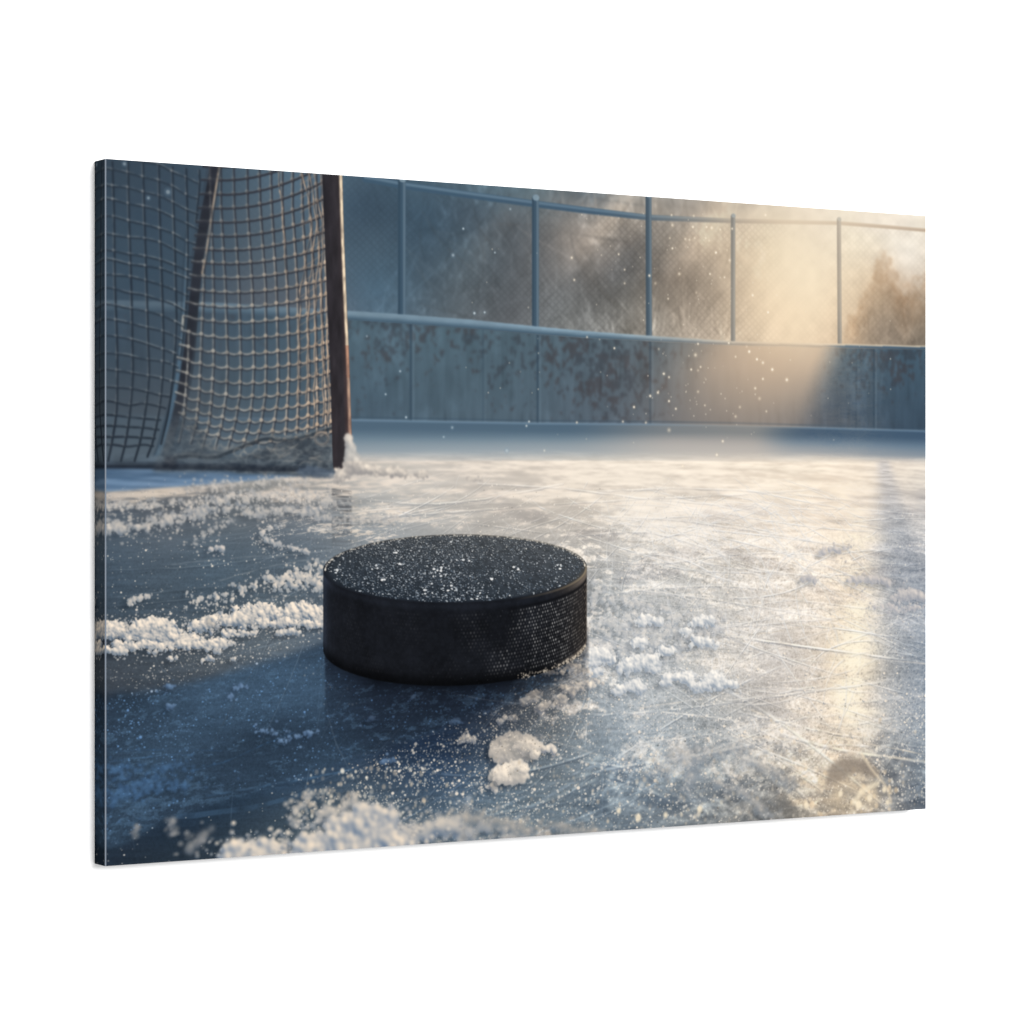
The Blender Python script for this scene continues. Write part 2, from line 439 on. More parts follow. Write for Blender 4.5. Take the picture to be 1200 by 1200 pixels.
            dots(img, [u - .6], [v - .7], 2.9, kc, ka, .9)
    # second layer of netting folded near the post
    for i, (a, b, c, d) in enumerate([(352, 366, 352, 348), (361, 371, 362, 359), (366, 377, 370, 368), (374, 379, 376, 379), (381, 383, 383, 385), (325, 332, 336, 338)]):
        yv = np.linspace(190, [470, 470, 500, 500, 500, 322][i], 40)
        q = PP(np.stack([np.interp(yv, [190, 260, 340, 480], [a, b, c, d]) + .8 * np.sin(yv / 7 + i), yv], 1))
        n_ = fbm(yv / 4, np.full(40, i * 9.1), 791, 3)
        stroke(img, q + [1.2, 0], 2.6, DK, .45, .8)
        stroke(img, q, 2.6, C(196, 168, 142) * (.7 + .5 * n_[:, None]), np.clip(n_ * 1.6 - .4, 0, .8), .8)
    for k in range(18):
        y = 200 + k * 16.5
        q = PP(smooth_curve([(352, y + 16), (368, y + 6), (386, y - 8)], 8))
        stroke(img, q, 2.2, C(170, 146, 126), .28, .9)
    # rope bound down the far bar's right edge
    q = smooth_curve(PP([(258, 190), (254, 215), (247, 260), (241, 300), (237, 320)]), 8)
    nn = fbm(np.arange(len(q)) * .7, np.zeros(len(q)), 793, 3)
    stroke(img, q, 3.6, C(160, 142, 124) * (.75 + .5 * nn[:, None]), np.clip(nn * 1.3, 0, .8), .9); stroke(img, q + [3, 0], 2, DK, .6, .8)
    # hem rope that drapes along the foot of the net
    hem = smooth_curve(PP([(205, 534), (225, 532), (250, 534), (270, 527), (290, 519), (312, 512), (335, 514), (352, 511), (372, 505), (388, 500)]), 8)
    stroke(img, hem + [0, 3], 5, C(36, 42, 50), .75, 1.4)
    stroke(img, hem - [0, 1], 3, C(108, 112, 114), .55, 1.2)
    for (x, y, rx) in [(279, 530, 5), (292, 527, 6), (302, 531, 5), (309, 523, 6), (325, 510, 5), (338, 507, 5), (350, 505, 4.5), (361, 505, 4.5), (286, 533, 4)]:
        u, v = P(x, y); th = np.linspace(.3, 4.6, 14)
        stroke(img, np.stack([u + rx * 1.4 * np.cos(th + .6), v + rx * 1.1 * np.sin(th + .6)], 1), 2.6, C(196, 184, 168), .32, 1.5)
    u, v = P(377, 514); th = np.linspace(0, 2 * math.pi, 24)
    stroke(img, np.stack([u + 11 * np.cos(th), v + 9 * np.sin(th)], 1), 4.6, C(190, 168, 148), .8, 1.4)
    stroke(img, np.stack([u + 11 * np.cos(th), v + 10.5 + 0 * th + 9 * np.sin(th) - 9], 1), 1.3, DK, .5, .8)
    for (x, y) in [(232, 512), (240, 519), (249, 523), (258, 525), (245, 512), (229, 505), (266, 522), (222, 500)]:
        u, v = P(x, y); th = np.linspace(.2, 3.0, 10)
        stroke(img, np.stack([u + 10 * np.cos(th), v - 2 + 6 * np.sin(th)], 1), 3.0, C(160, 154, 146), .4, 1.8)
    # folds of the fallen net, stiff with frost
    fold = 0
    for o_ in range(3):
        fold = fold + (1 - np.abs(2 * fbm(XX / (20 - 5 * o_) + YY / 26, YY / (11 - 2 * o_) - XX / 46, 703 + 5 * o_, 2) - 1)) / 3
    pm2 = blur(poly_mask(pile), 2.5) + .8 * blur(poly_mask(bpile), 3.5)
    over(img, mix(C(40, 48, 58), C(100, 107, 112), np.clip((fold - .5) * 2.2, 0, 1)[..., None]), np.clip(pm2, 0, 1) * .62)
    over(img, np.broadcast_to(C(36, 42, 52), img.shape), np.clip(pm2, 0, 1) * sstep(.15, .95, tg) * (tg < 1.1) * .55)
    for k in range(26):
        x = 300 + 84 * rng.rand(); y = 522 + 20 * rng.rand()
        q = PP(smooth_curve([(x - 6, y + 2 * rng.randn()), (x, y + 2 * rng.randn()), (x + 6, y - 2 + 2 * rng.randn())], 6))
        stroke(img, q, 1.8 + 1.5 * rng.rand(), C(164, 156, 146) if rng.rand() < .5 else C(44, 50, 60), .3, 1.4)

    gw = int(P(395, 400)[0]) + 20
    gh = int(P(250, 560)[1]) + 20
    soft = blur(img[:gh, :gw], 1.25)
    left = np.interp(np.arange(gw), [0, 110, 200, gw - 60, gw - 1], [.75, .75, .6, .5, 0])[None, :, None]
    img[:gh, :gw] += (soft - img[:gh, :gw]) * left
    fz = fbm(XX[:gh, :gw] / 40, YY[:gh, :gw] / 40, 795, 3)[..., None]
    img[:gh, :gw] = mix(img[:gh, :gw], C(92, 104, 114), np.clip(.16 * fz * (net_area[:gh, :gw] > .5)[..., None], 0, 1))

    # --- near goal post -------------------------------------------------------
    L = [(377.5, 200), (380, 260), (383, 340), (386.5, 420), (388.5, 480), (389.5, 530), (391, 552)]
    R = [(401.5, 202), (403, 260), (406, 340), (409.5, 420), (411.5, 480), (413, 530), (413, 552)]
    ql, qr = smooth_curve(PP(L), 8), smooth_curve(PP(R), 8)
    xl = np.interp(YY[:, 0], ql[:, 1], ql[:, 0])[:, None]; xr = np.interp(YY[:, 0], qr[:, 1], qr[:, 0])[:, None]
    s = (XX - xl) / (xr - xl)
    yb = P(400, 555)[1] - 10 * np.abs(s - .45)
    pm = np.clip((XX - xl) + .5, 0, 1) * np.clip((xr - XX) + .5, 0, 1) * np.clip((yb - YY) / 2 + .5, 0, 1)
    v = (YY / P(400, 555)[1])
    dark = mix(C(41, 40, 45), C(54, 49, 53), v[..., None])
    redd = mix(C(50, 45, 48), C(84, 64, 62), (v ** 1.6)[..., None])
    col = np.where(s[..., None] < .62, mix(dark, C(49, 46, 50), np.clip(s / .62, 0, 1)[..., None]), mix(C(49, 46, 50), redd, np.clip((s - .62) / .25, 0, 1)[..., None]))
    stain = fbm(XX / 9, YY / 28, 801, 4) - .5
    col = col * (1 + .45 * stain)[..., None]
    eb = np.interp(YY, [0, 150, 235, 262, 330, 420, 470, 520], [1, 1, 1, .85, .78, .7, .5, .3])
    ec = np.where(YY[..., None] < 252, C(248, 226, 194), mix(C(206, 156, 128), C(178, 92, 78), sstep(300, 470, YY)[..., None]))
    ec = np.where(((YY > 300) & (YY < 420))[..., None], mix(ec, C(214, 184, 158), .7), ec)
    gl = np.clip(1.35 - 1.35 * np.abs(s - .915) / .125, 0, 1) * eb * np.clip(.85 + .8 * (fbm(XX / 5, YY / 11, 811, 3) - .4), 0, 1.1)
    col = mix(col, ec, np.clip(gl, 0, 1)[..., None])
    over(img, blur(np.where(pm[..., None] > 0, col, img).astype(np.float32), .6), blur(pm.astype(np.float32), .6))
    postmask = pm > .5
    # --- snow banked against its foot ------------------------------------------
    r = np.random.RandomState(55)
    hp = Heap(*P(330, 495), *P(580, 580))
    pts = [(408, 511), (409.5, 520), (411, 530), (413, 540), (418, 549)]
    q = smooth_curve(PP(pts), 12)
    n = 900
    k = r.randint(0, len(q), n); f = k / len(q)
    hp.balls(q[k, 0] + np.clip(r.randn(n) * .40 + .15, -.7, 1.2) * (3 + 24 * f ** 2.0), q[k, 1] + r.rand(n) * 6, r.randn(n) * 4, 2.6 + 2.8 * r.rand(n), r.rand(n) * .5 + .25)
    q = smooth_curve(PP([(398, 558), (425, 553), (450, 553), (490, 556), (520, 559), (562, 563)]), 12)
    k = r.randint(0, len(q), 1500)
    hp.balls(q[k, 0] + r.randn(1500) * 6, q[k, 1] + r.randn(1500) * np.interp(k, [0, len(q)], [4.0, 1.6]) - 1, r.randn(1500) * 3, (1.3 + 2.0 * r.rand(1500) ** 2) * np.interp(k, [0, len(q)], [1.3, .8]) * (fbm(k / 6.0, k * 0, 15, 2) > .42), r.rand(1500))
    q = smooth_curve(PP([(352, 552), (362, 549), (372, 552), (380, 554), (388, 553)]), 12)
    k = r.randint(0, len(q), 260)
    m_before = lab.copy()
    hp.paint(img, C(252, 238, 220), C(156, 152, 150), .9, crisp=.35, label=lab, lab=L_MOUND, rough=.3)
    hp2 = Heap(*P(330, 540), *P(420, 572))
    hp2.balls(q[k, 0] + r.randn(260) * 5, q[k, 1] + 2 + r.randn(260) * 2.4, r.randn(260) * 3, 1.4 + 1.8 * r.rand(260), r.rand(260))
    hp2.paint(img, C(118, 134, 152), C(72, 88, 108), 1.2, crisp=.5, opaque=.6)
    mound = (lab == L_MOUND)
    # --- areas ------------------------------------------------------------------
    netm = (net_area > .5) & ~mound
    lab[netm] = L_NET
    gbm = (gm > .5) & ~mound; lab[gbm] = L_BASE
    lab[barmask & (YY < P(205, 528)[1])] = L_GBAR
    lab[postmask & ~mound] = L_GPOST

def paint_puck(img, lab):
    # ellipses in the print's flat coordinates
    l, r, t, b = PP([(378.8, 672), (687.8, 667), (536, 626.2), (528, 706.5)])
    cx, ax = (l[0] + r[0]) / 2, (r[0] - l[0]) / 2
    cy, ay = (t[1] + b[1]) / 2, (b[1] - t[1]) / 2
    bl, bb = PP([(381, 760), (512, 804.3)])
    by = bb[1] - ay * 1.18; bay = ay * 1.18
    bevel = 7.0
    dx = (XX - cx) / ax
    inside = np.abs(dx) < 1
    sq = np.sqrt(np.maximum(0, 1 - dx * dx))
    ytop_b = cy - ay * sq; ytop_f = cy + ay * sq; ybot = by + bay * sq
    # rounded lower edge
    sqr = np.sqrt(np.maximum(0, 1 - (dx * 1.0) ** 2))
    body = np.clip((1 - np.abs(dx)) * ax + .5, 0, 1) * np.clip(YY - ytop_b + .5, 0, 1) * np.clip(ybot - YY + .5, 0, 1)
    # ---- side wall
    th = np.arcsin(np.clip(dx, -1, 1))                      # -pi/2 .. pi/2
    hh = (YY - ytop_f) / np.maximum(ybot - ytop_f, 1)      # 0 top .. 1 bottom
    side = np.zeros_like(img) + C(23, 25, 30)
    side = side * (1 + .35 * (fbm(th * 40, hh * 26, 821, 3) - .5) + .5 * (fbm(th * 5, hh * 3, 826, 3) - .5))[..., None]
    side += (C(16, 20, 26) * np.exp(-((th + 1.45) / .16) ** 2)[..., None])
    litr = sstep(.45, 1.35, th)
    side += C(30, 25, 20) * (litr ** 2)[..., None] * .9
    # diamond knurl: raised studs catch the sun
    pu, pv = .0262, 1 / 23.0
    row = np.floor(hh / pv); off = (row % 2) * .5
    fu = (th / pu + off) % 1 - .5; fv = (hh / pv) % 1 - .5
    idu = np.floor(th / pu + off)
    rt = np.random.RandomState(61).rand(64, 256).astype(np.float32)
    rr = rt[row.astype(int) & 63, idu.astype(int) & 255]
    stud = np.exp(-((fu / .26) ** 2 + (fv / .30) ** 2))
    band = sstep(.10, .16, hh) * (1 - sstep(.90, .95, hh))
    # patches: wear bars running diagonally over the knurl
    wv = np.sin((th * 7.2 + hh * 1.7) * 1.9) * .5 + np.sin((th * 9 - hh * 3.0) * 1.3 + 1) * .5
    patch = sstep(-.5, .9, wv * .8 + 2.0 * (fbm(th * 9, hh * 4, 831, 3) - .5))
    inten = np.interp(th, [-1.57, -.1, .05, .25, .5, .8, 1.1, 1.57], [.07, .09, .22, .42, .68, .95, .85, .75])
    inten = inten * mix(np.clip(patch, 0.12, 1), 1.0, sstep(.36, .66, th) * .9)
    br = stud * band * inten * (.16 + 1.1 * rr ** 1.3)
    gap = (1 - stud) * band * sstep(.3, .9, th)
    side = side * (1 - .25 * gap[..., None])
    tone = mix(C(196, 194, 190), C(150, 136, 120), sstep(.9, 1.4, th)[..., None])
    side = side + (tone - side) * np.clip(br, 0, 1)[..., None] * .95
    # groove under the top rim, and the smooth rims
    side = mix(side, C(14, 15, 18), (np.exp(-((hh - .115) / .018) ** 2) * .8 * sstep(.1, .7, th))[..., None])
    rimt = np.exp(-((hh - .05) / .045) ** 2)
    side += (C(120, 104, 84) * (rimt * sstep(.6, 1.4, th) ** 1.5 * .5)[..., None])
    side += (C(16, 19, 24) * (rimt * (1 - sstep(.4, .9, th)) * .35)[..., None])
    rimb = np.exp(-((hh - .955) / .028) ** 2)
    side += (C(196, 176, 146) * (rimb * sstep(.72, 1.25, th) * .55 * np.clip(fbm(th * 60, hh * 5, 841, 2) * 1.6 - .2, 0, 1))[..., None])
    side = side * (1 - .55 * sstep(.80, 1.0, hh) * (1 - sstep(.6, 1.1, th)))[..., None]
    edgeglow = sstep(1.38, 1.56, th) * sstep(.1, .3, hh) * (1 - sstep(.85, 1, hh))
    side = mix(side, C(120, 108, 96), (edgeglow * .6)[..., None])
    # ---- top face
    ux = dx; uy = (YY - cy) / ay
    rr2 = np.sqrt(ux * ux + uy * uy)
    topm = np.clip((1 - rr2) * ay + .5, 0, 1)
    tcol = mix(C(40, 48, 57), C(80, 83, 86), np.clip(.42 + .32 * ux * .8 - .36 * uy, 0, 1)[..., None])
    tcol = tcol * (1 + .5 * (fbm(XX / 7, YY / 4, 851, 4) - .5))[..., None]
    flat = rr2 < .965
    # rounded shoulder of the rim
    sh = sstep(.93, 1.0, rr2)
    ang = np.arctan2(uy, ux)
    shc = mix(C(30, 34, 41), C(104, 98, 88), np.clip(np.exp(-((ang - .22) / .34) ** 2) * .55, 0, 1)[..., None])
    shc = mix(shc, C(96, 94, 90), np.clip(np.exp(-((ang + .9) / .7) ** 2) * .6, 0, 1)[..., None])
    tcol = mix(tcol, shc, sh[..., None])
    puck = np.where((YY < ytop_f)[..., None], tcol, side)
    puck = mix(puck, tcol, (topm * (rr2 < 1.02))[..., None])
    puck = np.clip(puck, 0, 1)
    over(img, blur(np.where(body[..., None] > 0, puck, img).astype(np.float32), .45), blur(body.astype(np.float32), .45))
    lab[(body > .5)] = L_PUCK
    # rim line highlights
    a = np.linspace(-.15, 1.15, 40)
    stroke(img, np.stack([cx + ax * .992 * np.cos(a), cy + ay * .99 * np.sin(a) + 2], 1), 3.2, C(164, 146, 118), np.interp(a, [-.15, .1, .5, 1.15], [.3, .75, .5, .0]), 1.2)
    a = np.linspace(-3.0, -.2, 70)
    stroke(img, np.stack([cx + ax * .995 * np.cos(a), cy + ay * .99 * np.sin(a)], 1), 1.6, C(150, 144, 134), np.interp(a, [-3, -2, -1, -.2], [.15, .4, .65, .7]), .8)
    # ---- frost grains lying on the top
    r = np.random.RandomState(67)
    n = 8500
    q = np.sqrt(r.rand(n)) * .97; p = r.rand(n) * 2 * math.pi
    gx, gy = q * np.cos(p), q * np.sin(p)
    dn = .42 + .38 * np.clip(-gy, 0, 1) + .30 * np.exp(-(gx + .1) ** 2 / .3) * np.exp(-(gy - .1) ** 2 / .4) - .30 * np.exp(-((gx - .35) / .3) ** 2 - ((gy - .5) / .3) ** 2)
    dn *= .35 + 1.3 * fbm(gx * 5 + 3, gy * 3, 861, 3)
    k = r.rand(n) < dn
    gx, gy = gx[k], gy[k]; n = len(gx)
    x = cx + ax * gx; y = cy + ay * gy
    s = r.rand(n)
    col = mix(C(96, 112, 128)[None], C(224, 226, 226)[None], (s ** 1.6)[:, None])
    col = mix(col, C(244, 228, 204)[None], (np.clip(-gy, 0, 1) * .6 * r.rand(n))[:, None])
    rad = (.62 + 1.25 * r.rand(n) ** 3.2) * (.9 + .2 * gy)
    dots(img, x - .8, y + .9, rad, C(22, 26, 32), .5, .6, .6)
    dots(img, x, y, rad, col, .45 + .5 * s, .55, .62)
    for (px, py, k, rad) in [(515, 667, 40, 11), (507, 673, 24, 8), (520, 673, 16, 8), (465, 646, 14, 6), (394, 669, 20, 6), (575, 677, 14, 5), (497, 697, 12, 4.5), (448, 679, 12, 5), (530, 690, 26, 9), (605, 665, 16, 7), (654, 664, 26, 9), (560, 700, 16, 9), (500, 688, 16, 9), (535, 634, 12, 6), (440, 665, 12, 7), (470, 660, 14, 9), (545, 655, 18, 12)]:
        u, v = P(px, py)
        k = max(3, k // 3)
        ox, oy = u + r.randn(k) * rad * .62, v + r.randn(k) * rad * .30
        rr_ = 1.0 + 1.8 * r.rand(k) ** 2
        dots(img, ox - .8, oy + 1.2, rr_, C(20, 24, 30), .6, .7, .6)
        dots(img, ox, oy, rr_, mix(C(176, 186, 194)[None], C(250, 248, 244)[None], r.rand(k)[:, None] ** .5), .95, .7, .62)
    # grains caught along the back rim, specks on the side
    a = -math.pi * r.rand(240); 
    dots(img, cx + ax * .985 * np.cos(a), cy + ay * .97 * np.sin(a) + r.randn(240) * 1.0, .6 + .9 * r.rand(240), C(222, 214, 200), .35 + .5 * r.rand(240), .6, .8)
    n = 160; t_ = r.rand(n) * 2.4 - 1.2; h_ = r.rand(n)
    sx = cx + ax * np.sin(t_); y0 = cy + ay * np.cos(t_); y1 = by + bay * np.cos(t_)
    dots(img, sx, y0 + (y1 - y0) * h_, .6, C(120, 124, 128), .12 + .3 * r.rand(n) * (t_ > 0), .6)
    # crumbs stuck along the foot at the sunny side
    a = .15 + .95 * r.rand(150)
    dots(img, cx + ax * np.cos(a) * 1.0, by + bay * np.sin(a) - 3 + r.randn(150) * 2, .8 + .9 * r.rand(150), C(214, 200, 180), .25 + .5 * r.rand(150), .7)
# label numbers of the printed areas
(L_TREES, L_RAIL, L_POST, L_BOARD, L_CAP, L_ICE, L_NET, L_GPOST, L_GBAR, L_BASE,
 L_PUCK, L_HEAP_A, L_HEAP_B, L_HEAP_C, L_MOUND, L_CRUMB) = range(16)
FENCE_POSTS = [(471, 214, 471, 368, 10), (627.5, 236, 627.5, 384, 9.5), (760, 233, 760.5, 394, 8.5),
               (859, 257, 859, 400, 6.5), (983, 261, 984, 403, 6.5)]

def paint_picture():
    img = np.zeros((H, W, 3), np.float32)
    lab = np.zeros((H, W), np.int16)
    rng = np.random.RandomState(11)

    # ---- lines of the depicted place --------------------------------------
    rail = [(405, 206), (440, 211), (471, 217), (540, 227), (627, 239), (690, 247), (760, 255), (859, 259), (983, 261.5), (1040, 266), (1085, 270)]
    cap_t = [(110, 351), (250, 354), (410, 364), (471, 368), (550, 374), (627, 382), (690, 388), (760, 393), (859, 399.5), (983, 402.5), (1085, 405)]
    cap_b = [(110, 364), (250, 367), (410, 375), (471, 379), (550, 385), (627, 392), (690, 396.5), (760, 400), (859, 405), (983, 408), (1085, 410)]
    foot = [(110, 488), (410, 492), (630, 496), (760, 497), (860, 498.5), (985, 502), (1085, 505)]
    edge = [(110, 536), (400, 533), (600, 532), (760, 532.5), (950, 535), (1085, 538.5)]
    Rl, Ct, Cb, Ft, Ed = map(yline, (rail, cap_t, cap_b, foot, edge))

    # ---- trees and sky behind the fence, out of focus ----------------------
    BG = [(130,195,40,54,68),(130,260,46,66,84),(180,230,46,64,82),(210,300,54,76,94),(130,340,52,74,92),(250,210,62,82,98),(300,205,84,106,122),
          (230,330,58,76,92),(300,235,84,101,114),(345,220,92,116,134),(345,300,84,100,112),(300,340,94,100,108),(360,350,88,96,106),(180,345,58,78,95),
          (415,215,72,92,108),(420,240,62,80,96),(440,285,72,91,106),(440,345,80,104,122),(500,250,66,86,102),(550,235,76,92,104),(550,290,78,92,102),
          (540,350,90,100,107),(600,300,90,96,101),(600,360,94,98,102),(600,245,84,95,103),(500,330,76,92,104),(660,245,124,126,126),(680,275,140,134,128),
          (660,320,108,108,108),(720,250,158,150,140),(705,275,150,142,133),(720,320,104,104,104),(700,370,118,118,116),(650,370,116,119,120),(735,285,112,110,108),(745,340,120,117,112),
          (780,240,140,135,128),(800,280,158,147,134),(790,325,138,128,118),(830,275,184,168,149),(800,375,164,152,138),(845,370,184,168,150),(830,330,164,150,135),
          (880,272,206,190,168),(880,330,216,195,168),(905,290,222,206,178),(930,312,239,222,192),(940,360,236,216,184),(900,390,233,213,185),(965,340,235,214,184),
          (968,285,228,215,195),(962,385,226,202,172),(1000,275,239,229,209),(1050,280,237,229,216),(1000,330,228,208,180),(1040,330,206,184,158),(1060,305,233,223,209),
          (1080,355,190,172,151),(1030,385,172,155,136),(1080,392,160,147,131),(1000,385,206,183,156),
          (500,218,72,92,106),(560,222,84,104,116),(620,226,96,112,120),(700,235,110,116,120),(800,246,156,149,141),(860,248,190,178,162),(950,252,222,210,196),(1080,258,236,227,212)]
    bg = field(BG, 3) / 255.0
    n1 = fbm(XX / 70, YY / 55, 101, 5, 0.55) - 0.5
    n2 = fbm(XX / 17 + 0.5 * n1, YY / 15, 121, 3) - 0.5
    dfx = sstep(380, 560, XX)
    amp = mix(0.08, 0.15, sstep(450, 760, XX)) * (1 - 0.55 * sstep(1150, 1330, XX) * (1 - sstep(1380, 1440, XX)))
    # slanting shafts of light through the branches
    px, py = P(930, 300)
    ang = np.arctan2(YY - (py - 120), XX - (px + 160))
    rays = fbm(ang * 16, ang * 0 + 2.0, 141, 3) - 0.5
    bg = bg * (1 + amp[..., None] * 0.75 * n1[..., None] + 0.16 * n2[..., None] * dfx[..., None] + 0.12 * (rays * sstep(520, 800, XX) * (1 - sstep(1100, 1400, XX)))[..., None])
    # bare far trees standing dark against the bright haze
    prof = yline([(900, 420), (975, 405), (988, 388), (1002, 362), (1015, 332), (1027, 302), (1036, 288), (1044, 298), (1050, 322), (1060, 338), (1070, 330), (1084, 318)])
    edge_n = (fbm(XX / 15, YY / 13, 161, 4, 0.65) - 0.5) * 62 + (fbm(XX / 60, YY / 50, 165, 2) - 0.5) * 30
    sil = sstep(-12, 20, YY - prof + edge_n)
    thin = 0.55 + 0.9 * (fbm(XX / 22, YY / 18, 167, 3) - 0.3)
    over(bg, bg * mix(C(222, 208, 194), C(206, 204, 202), sstep(prof, prof + 120, YY)[..., None]), blur(sil, 1.2) * np.clip(thin * (.45 + 1.1 * fbm(XX / 6, YY / 5, 169, 3)), 0.15, 1))
    # bare limbs and twigs, out of focus
    rb = np.random.RandomState(171)
    for i in range(520):
        bx, by = 400 + rb.rand() * 780, -20 + rb.rand() * 230
        an = -math.pi / 2 + rb.randn() * 0.75; ln = 30 + 90 * rb.rand()
        tt_ = np.linspace(0, 1, 9)
        cv = np.stack([bx + ln * tt_ * math.cos(an) + 8 * np.sin(tt_ * 4 + i), by + ln * tt_ * math.sin(an)], 1)
        cb_ = bg[int(np.clip(by, 0, 230)), int(np.clip(bx, 0, W - 1))]
        stroke(bg, cv, np.linspace(3.6, 1.0, 9) * (0.4 + rb.rand()), cb_ * (0.80 if rb.rand() < 0.55 else 1.22), (0.16 + 0.36 * rb.rand()) * np.interp(bx, [400, 560, 1050, 1180], [.35, .8, .85, .2]), 1.5)
    sil2 = sstep(0.5, 0.66, fbm(XX / 60, YY / 75, 171, 5, 0.55))
    over(bg, bg * C(205, 202, 198), blur(sil2, 4.0) * 0.38 * sstep(560, 700, XX) * (1 - sstep(1100, 1290, XX)))
    # frosted shrubs: fans of thin pale shoots
    for i in range(34):
        sx_ = rb.choice([420, 450, 500, 560, 610, 650, 665, 690, 705, 725, 745, 765, 790, 815, 835, 850, 1010, 1040, 1065]) + rb.randn() * 9
        u0, v0 = P(sx_, 398); hgt = (28 + 62 * rb.rand())
        for k_ in range(26):
            an = -math.pi / 2 + rb.randn() * .55; ln = hgt * (.4 + .8 * rb.rand())
            st0 = rb.rand() * .5
            tt_ = np.linspace(0, 1, 7); cur = rb.randn() * 10
            cv = np.stack([u0 + rb.randn() * 6 + math.cos(an) * ln * (st0 + tt_ * (1 - st0)) + cur * tt_ ** 2, v0 + 8 + math.sin(an) * ln * (st0 + tt_ * (1 - st0))], 1)
            bcol = bg[int(np.clip(cv[3, 1], 0, H - 1)), int(np.clip(cv[3, 0], 0, W - 1))]
            pale = rb.rand() < .6
            stroke(bg, cv, np.linspace(2.4, 1.0, 7), np.minimum(bcol * 1.22 + .05, 1) if pale else bcol * .76, (.14 + .30 * rb.rand()) * (1 if sx_ < 860 else .5), 1.1)
    # frosted twigs
    tw = np.clip(fbm(XX / 9, YY / 13, 181, 3, 0.6) - 0.56, 0, 1) * 4
    over(bg, np.minimum(bg * 1.35 + 0.03, 1), blur(tw, 1.2) * 0.45 * dfx * sstep(0.42, 0.6, fbm(XX / 120, YY / 90, 191, 2)) * (1 - sstep(1100, 1200, XX)))
    bg = blur(bg, 1.6)
    for (x0_, y0_, x1_, y1_, w_, a_) in ((735, 232, 640, 335, 34, .34), (700, 232, 640, 300, 20, .26), (600, 245, 530, 330, 40, .16), (770, 240, 690, 330, 24, .22), (850, 240, 770, 345, 40, .2)):
        q_ = PP([(x0_, y0_), ((x0_ + x1_) / 2, (y0_ + y1_) / 2), (x1_, y1_)])
        lay = np.zeros((H, W, 3), np.float32); stroke(lay, q_, np.array([w_ * .8, w_, w_ * 1.1]), C(255, 255, 255), np.array([1, .8, .1]), 6)
        over(bg, np.minimum(bg * 1.25 + C(38, 30, 22), 1), blur(lay[..., 0], 9.0) * a_ * 1.6)
    # chain-link: thin diagonal wire, just readable
    s = 5.4
    wire = np.maximum(np.abs(np.sin((XX / 1.15 + YY) / s * math.pi * 0.5)) ** 8, np.abs(np.sin((XX / 1.15 - YY) / s * math.pi * 0.5)) ** 8)
    wire *= (YY > Rl) * (YY < Ct)
    wmod = fbm(XX / 90, YY / 90, 201, 3)
    bg *= (1 - 0.085 * blur(wire.astype(np.float32), 0.7) * (.35 + .65 * sstep(0.3, 0.6, wmod)) * mix(0.55, 1.0, sstep(620, 780, XX)) * (1 - 0.6 * sstep(1150, 1250, XX)))[..., None]
    img[:] = bg
    lab[:] = L_TREES

    # ---- fence rail and posts ---------------------------------------------
    warm = sstep(830, 1230, XX[0])
    xr = np.arange(420, W + 24, 8); xq = np.minimum(xr, W - 1)
    rl = np.stack([xr, Rl[0][xq]], 1)
    rc = mix(C(64, 88, 108), C(176, 156, 136), warm[xq][:, None])
    rh = mix(C(104, 128, 146), C(214, 196, 172), warm[xq][:, None])
    rw = np.interp(xr, [420, 800, 1100, 1499], [11, 10, 7, 5.5])
    stroke(img, rl, rw, rc, 0.92, 1.6)
    stroke(img, rl - [0, 2.2], rw * 0.42, rh, np.interp(xr, [420, 900, 1200], [0.75, 0.7, 0.3]), 1.6)
    k = 0
    for (x0, y0, x1, y1, wd) in FENCE_POSTS:
        a, b = PP([(x0, y0 - 3), (x1, y1)])
        ys = np.linspace(a[1], b[1], 14); xs = np.linspace(a[0], b[0], 14)
        wq = float(np.interp(a[0], [560, 900, 1180, 1345], [0, 0.03, 0.5, 0.62]))
        cb = mix(C(62, 84, 102), C(168, 142, 120), wq)
        ch = mix(C(112, 132, 146), C(205, 182, 156), wq)
        w = wd * 1.28
        vv = np.interp(ys, [ys[0], ys[-1]], [1.0, 0.9 if wq > 0.4 else 1.0])[:, None]
        cold = sstep(0.45, 1, np.linspace(0, 1, 14))[:, None] * wq
        cc = mix(cb * vv, C(120, 122, 122), cold)
        stroke(img, np.stack([xs, ys], 1), w, cc, 0.95, 1.6)
        stroke(img, np.stack([xs + w * 0.32, ys], 1), w * 0.35, ch, 0.55, 1.5)
        stroke(img, np.stack([xs - w * 0.36, ys], 1), w * 0.3, cc * 0.8, 0.5, 1.5)
        dots(img, [a[0] + 1], [a[1] - 2], w * 0.5, mix(C(140, 160, 172), ch, wq), 0.8, 1.6, 0.8)
        lab[int(max(0, a[1] - 5)):int(b[1]) + 1, int(a[0] - w / 2):int(a[0] + w / 2) + 1] = 100 + k
        k += 1
    m = (np.abs(YY - Rl) < 4.5) & (XX > 425) & (lab < 100); lab[m] = L_RAIL

    # ---- boards ------------------------------------------------------------
    BC = [(130,370,54,76,96),(300,380,66,88,106),(130,430,58,74,88),(200,470,72,82,92),(330,450,76,98,114),(300,500,80,98,112),(130,500,70,78,86),(420,400,82,107,124),(420,470,76,99,117),(550,440,80,103,119),(620,470,82,103,119),(700,430,85,103,117),
          (740,480,88,103,117),(800,440,92,104,114),(860,450,100,106,112),(980,470,80,96,112),(1000,430,75,97,115),(1040,440,70,93,112),(1080,440,67,90,109),(1050,490,63,83,102)]
    bd = field(BC, 3) / 255.0
    # board coordinate along / up the wall
    up = (YY - Cb) / (Ft - Cb)
    st = fbm(XX / 7.5, YY / 60 + 4, 211, 4) - 0.5
    st2 = fbm(XX / 26, YY / 34, 221, 4) - 0.5
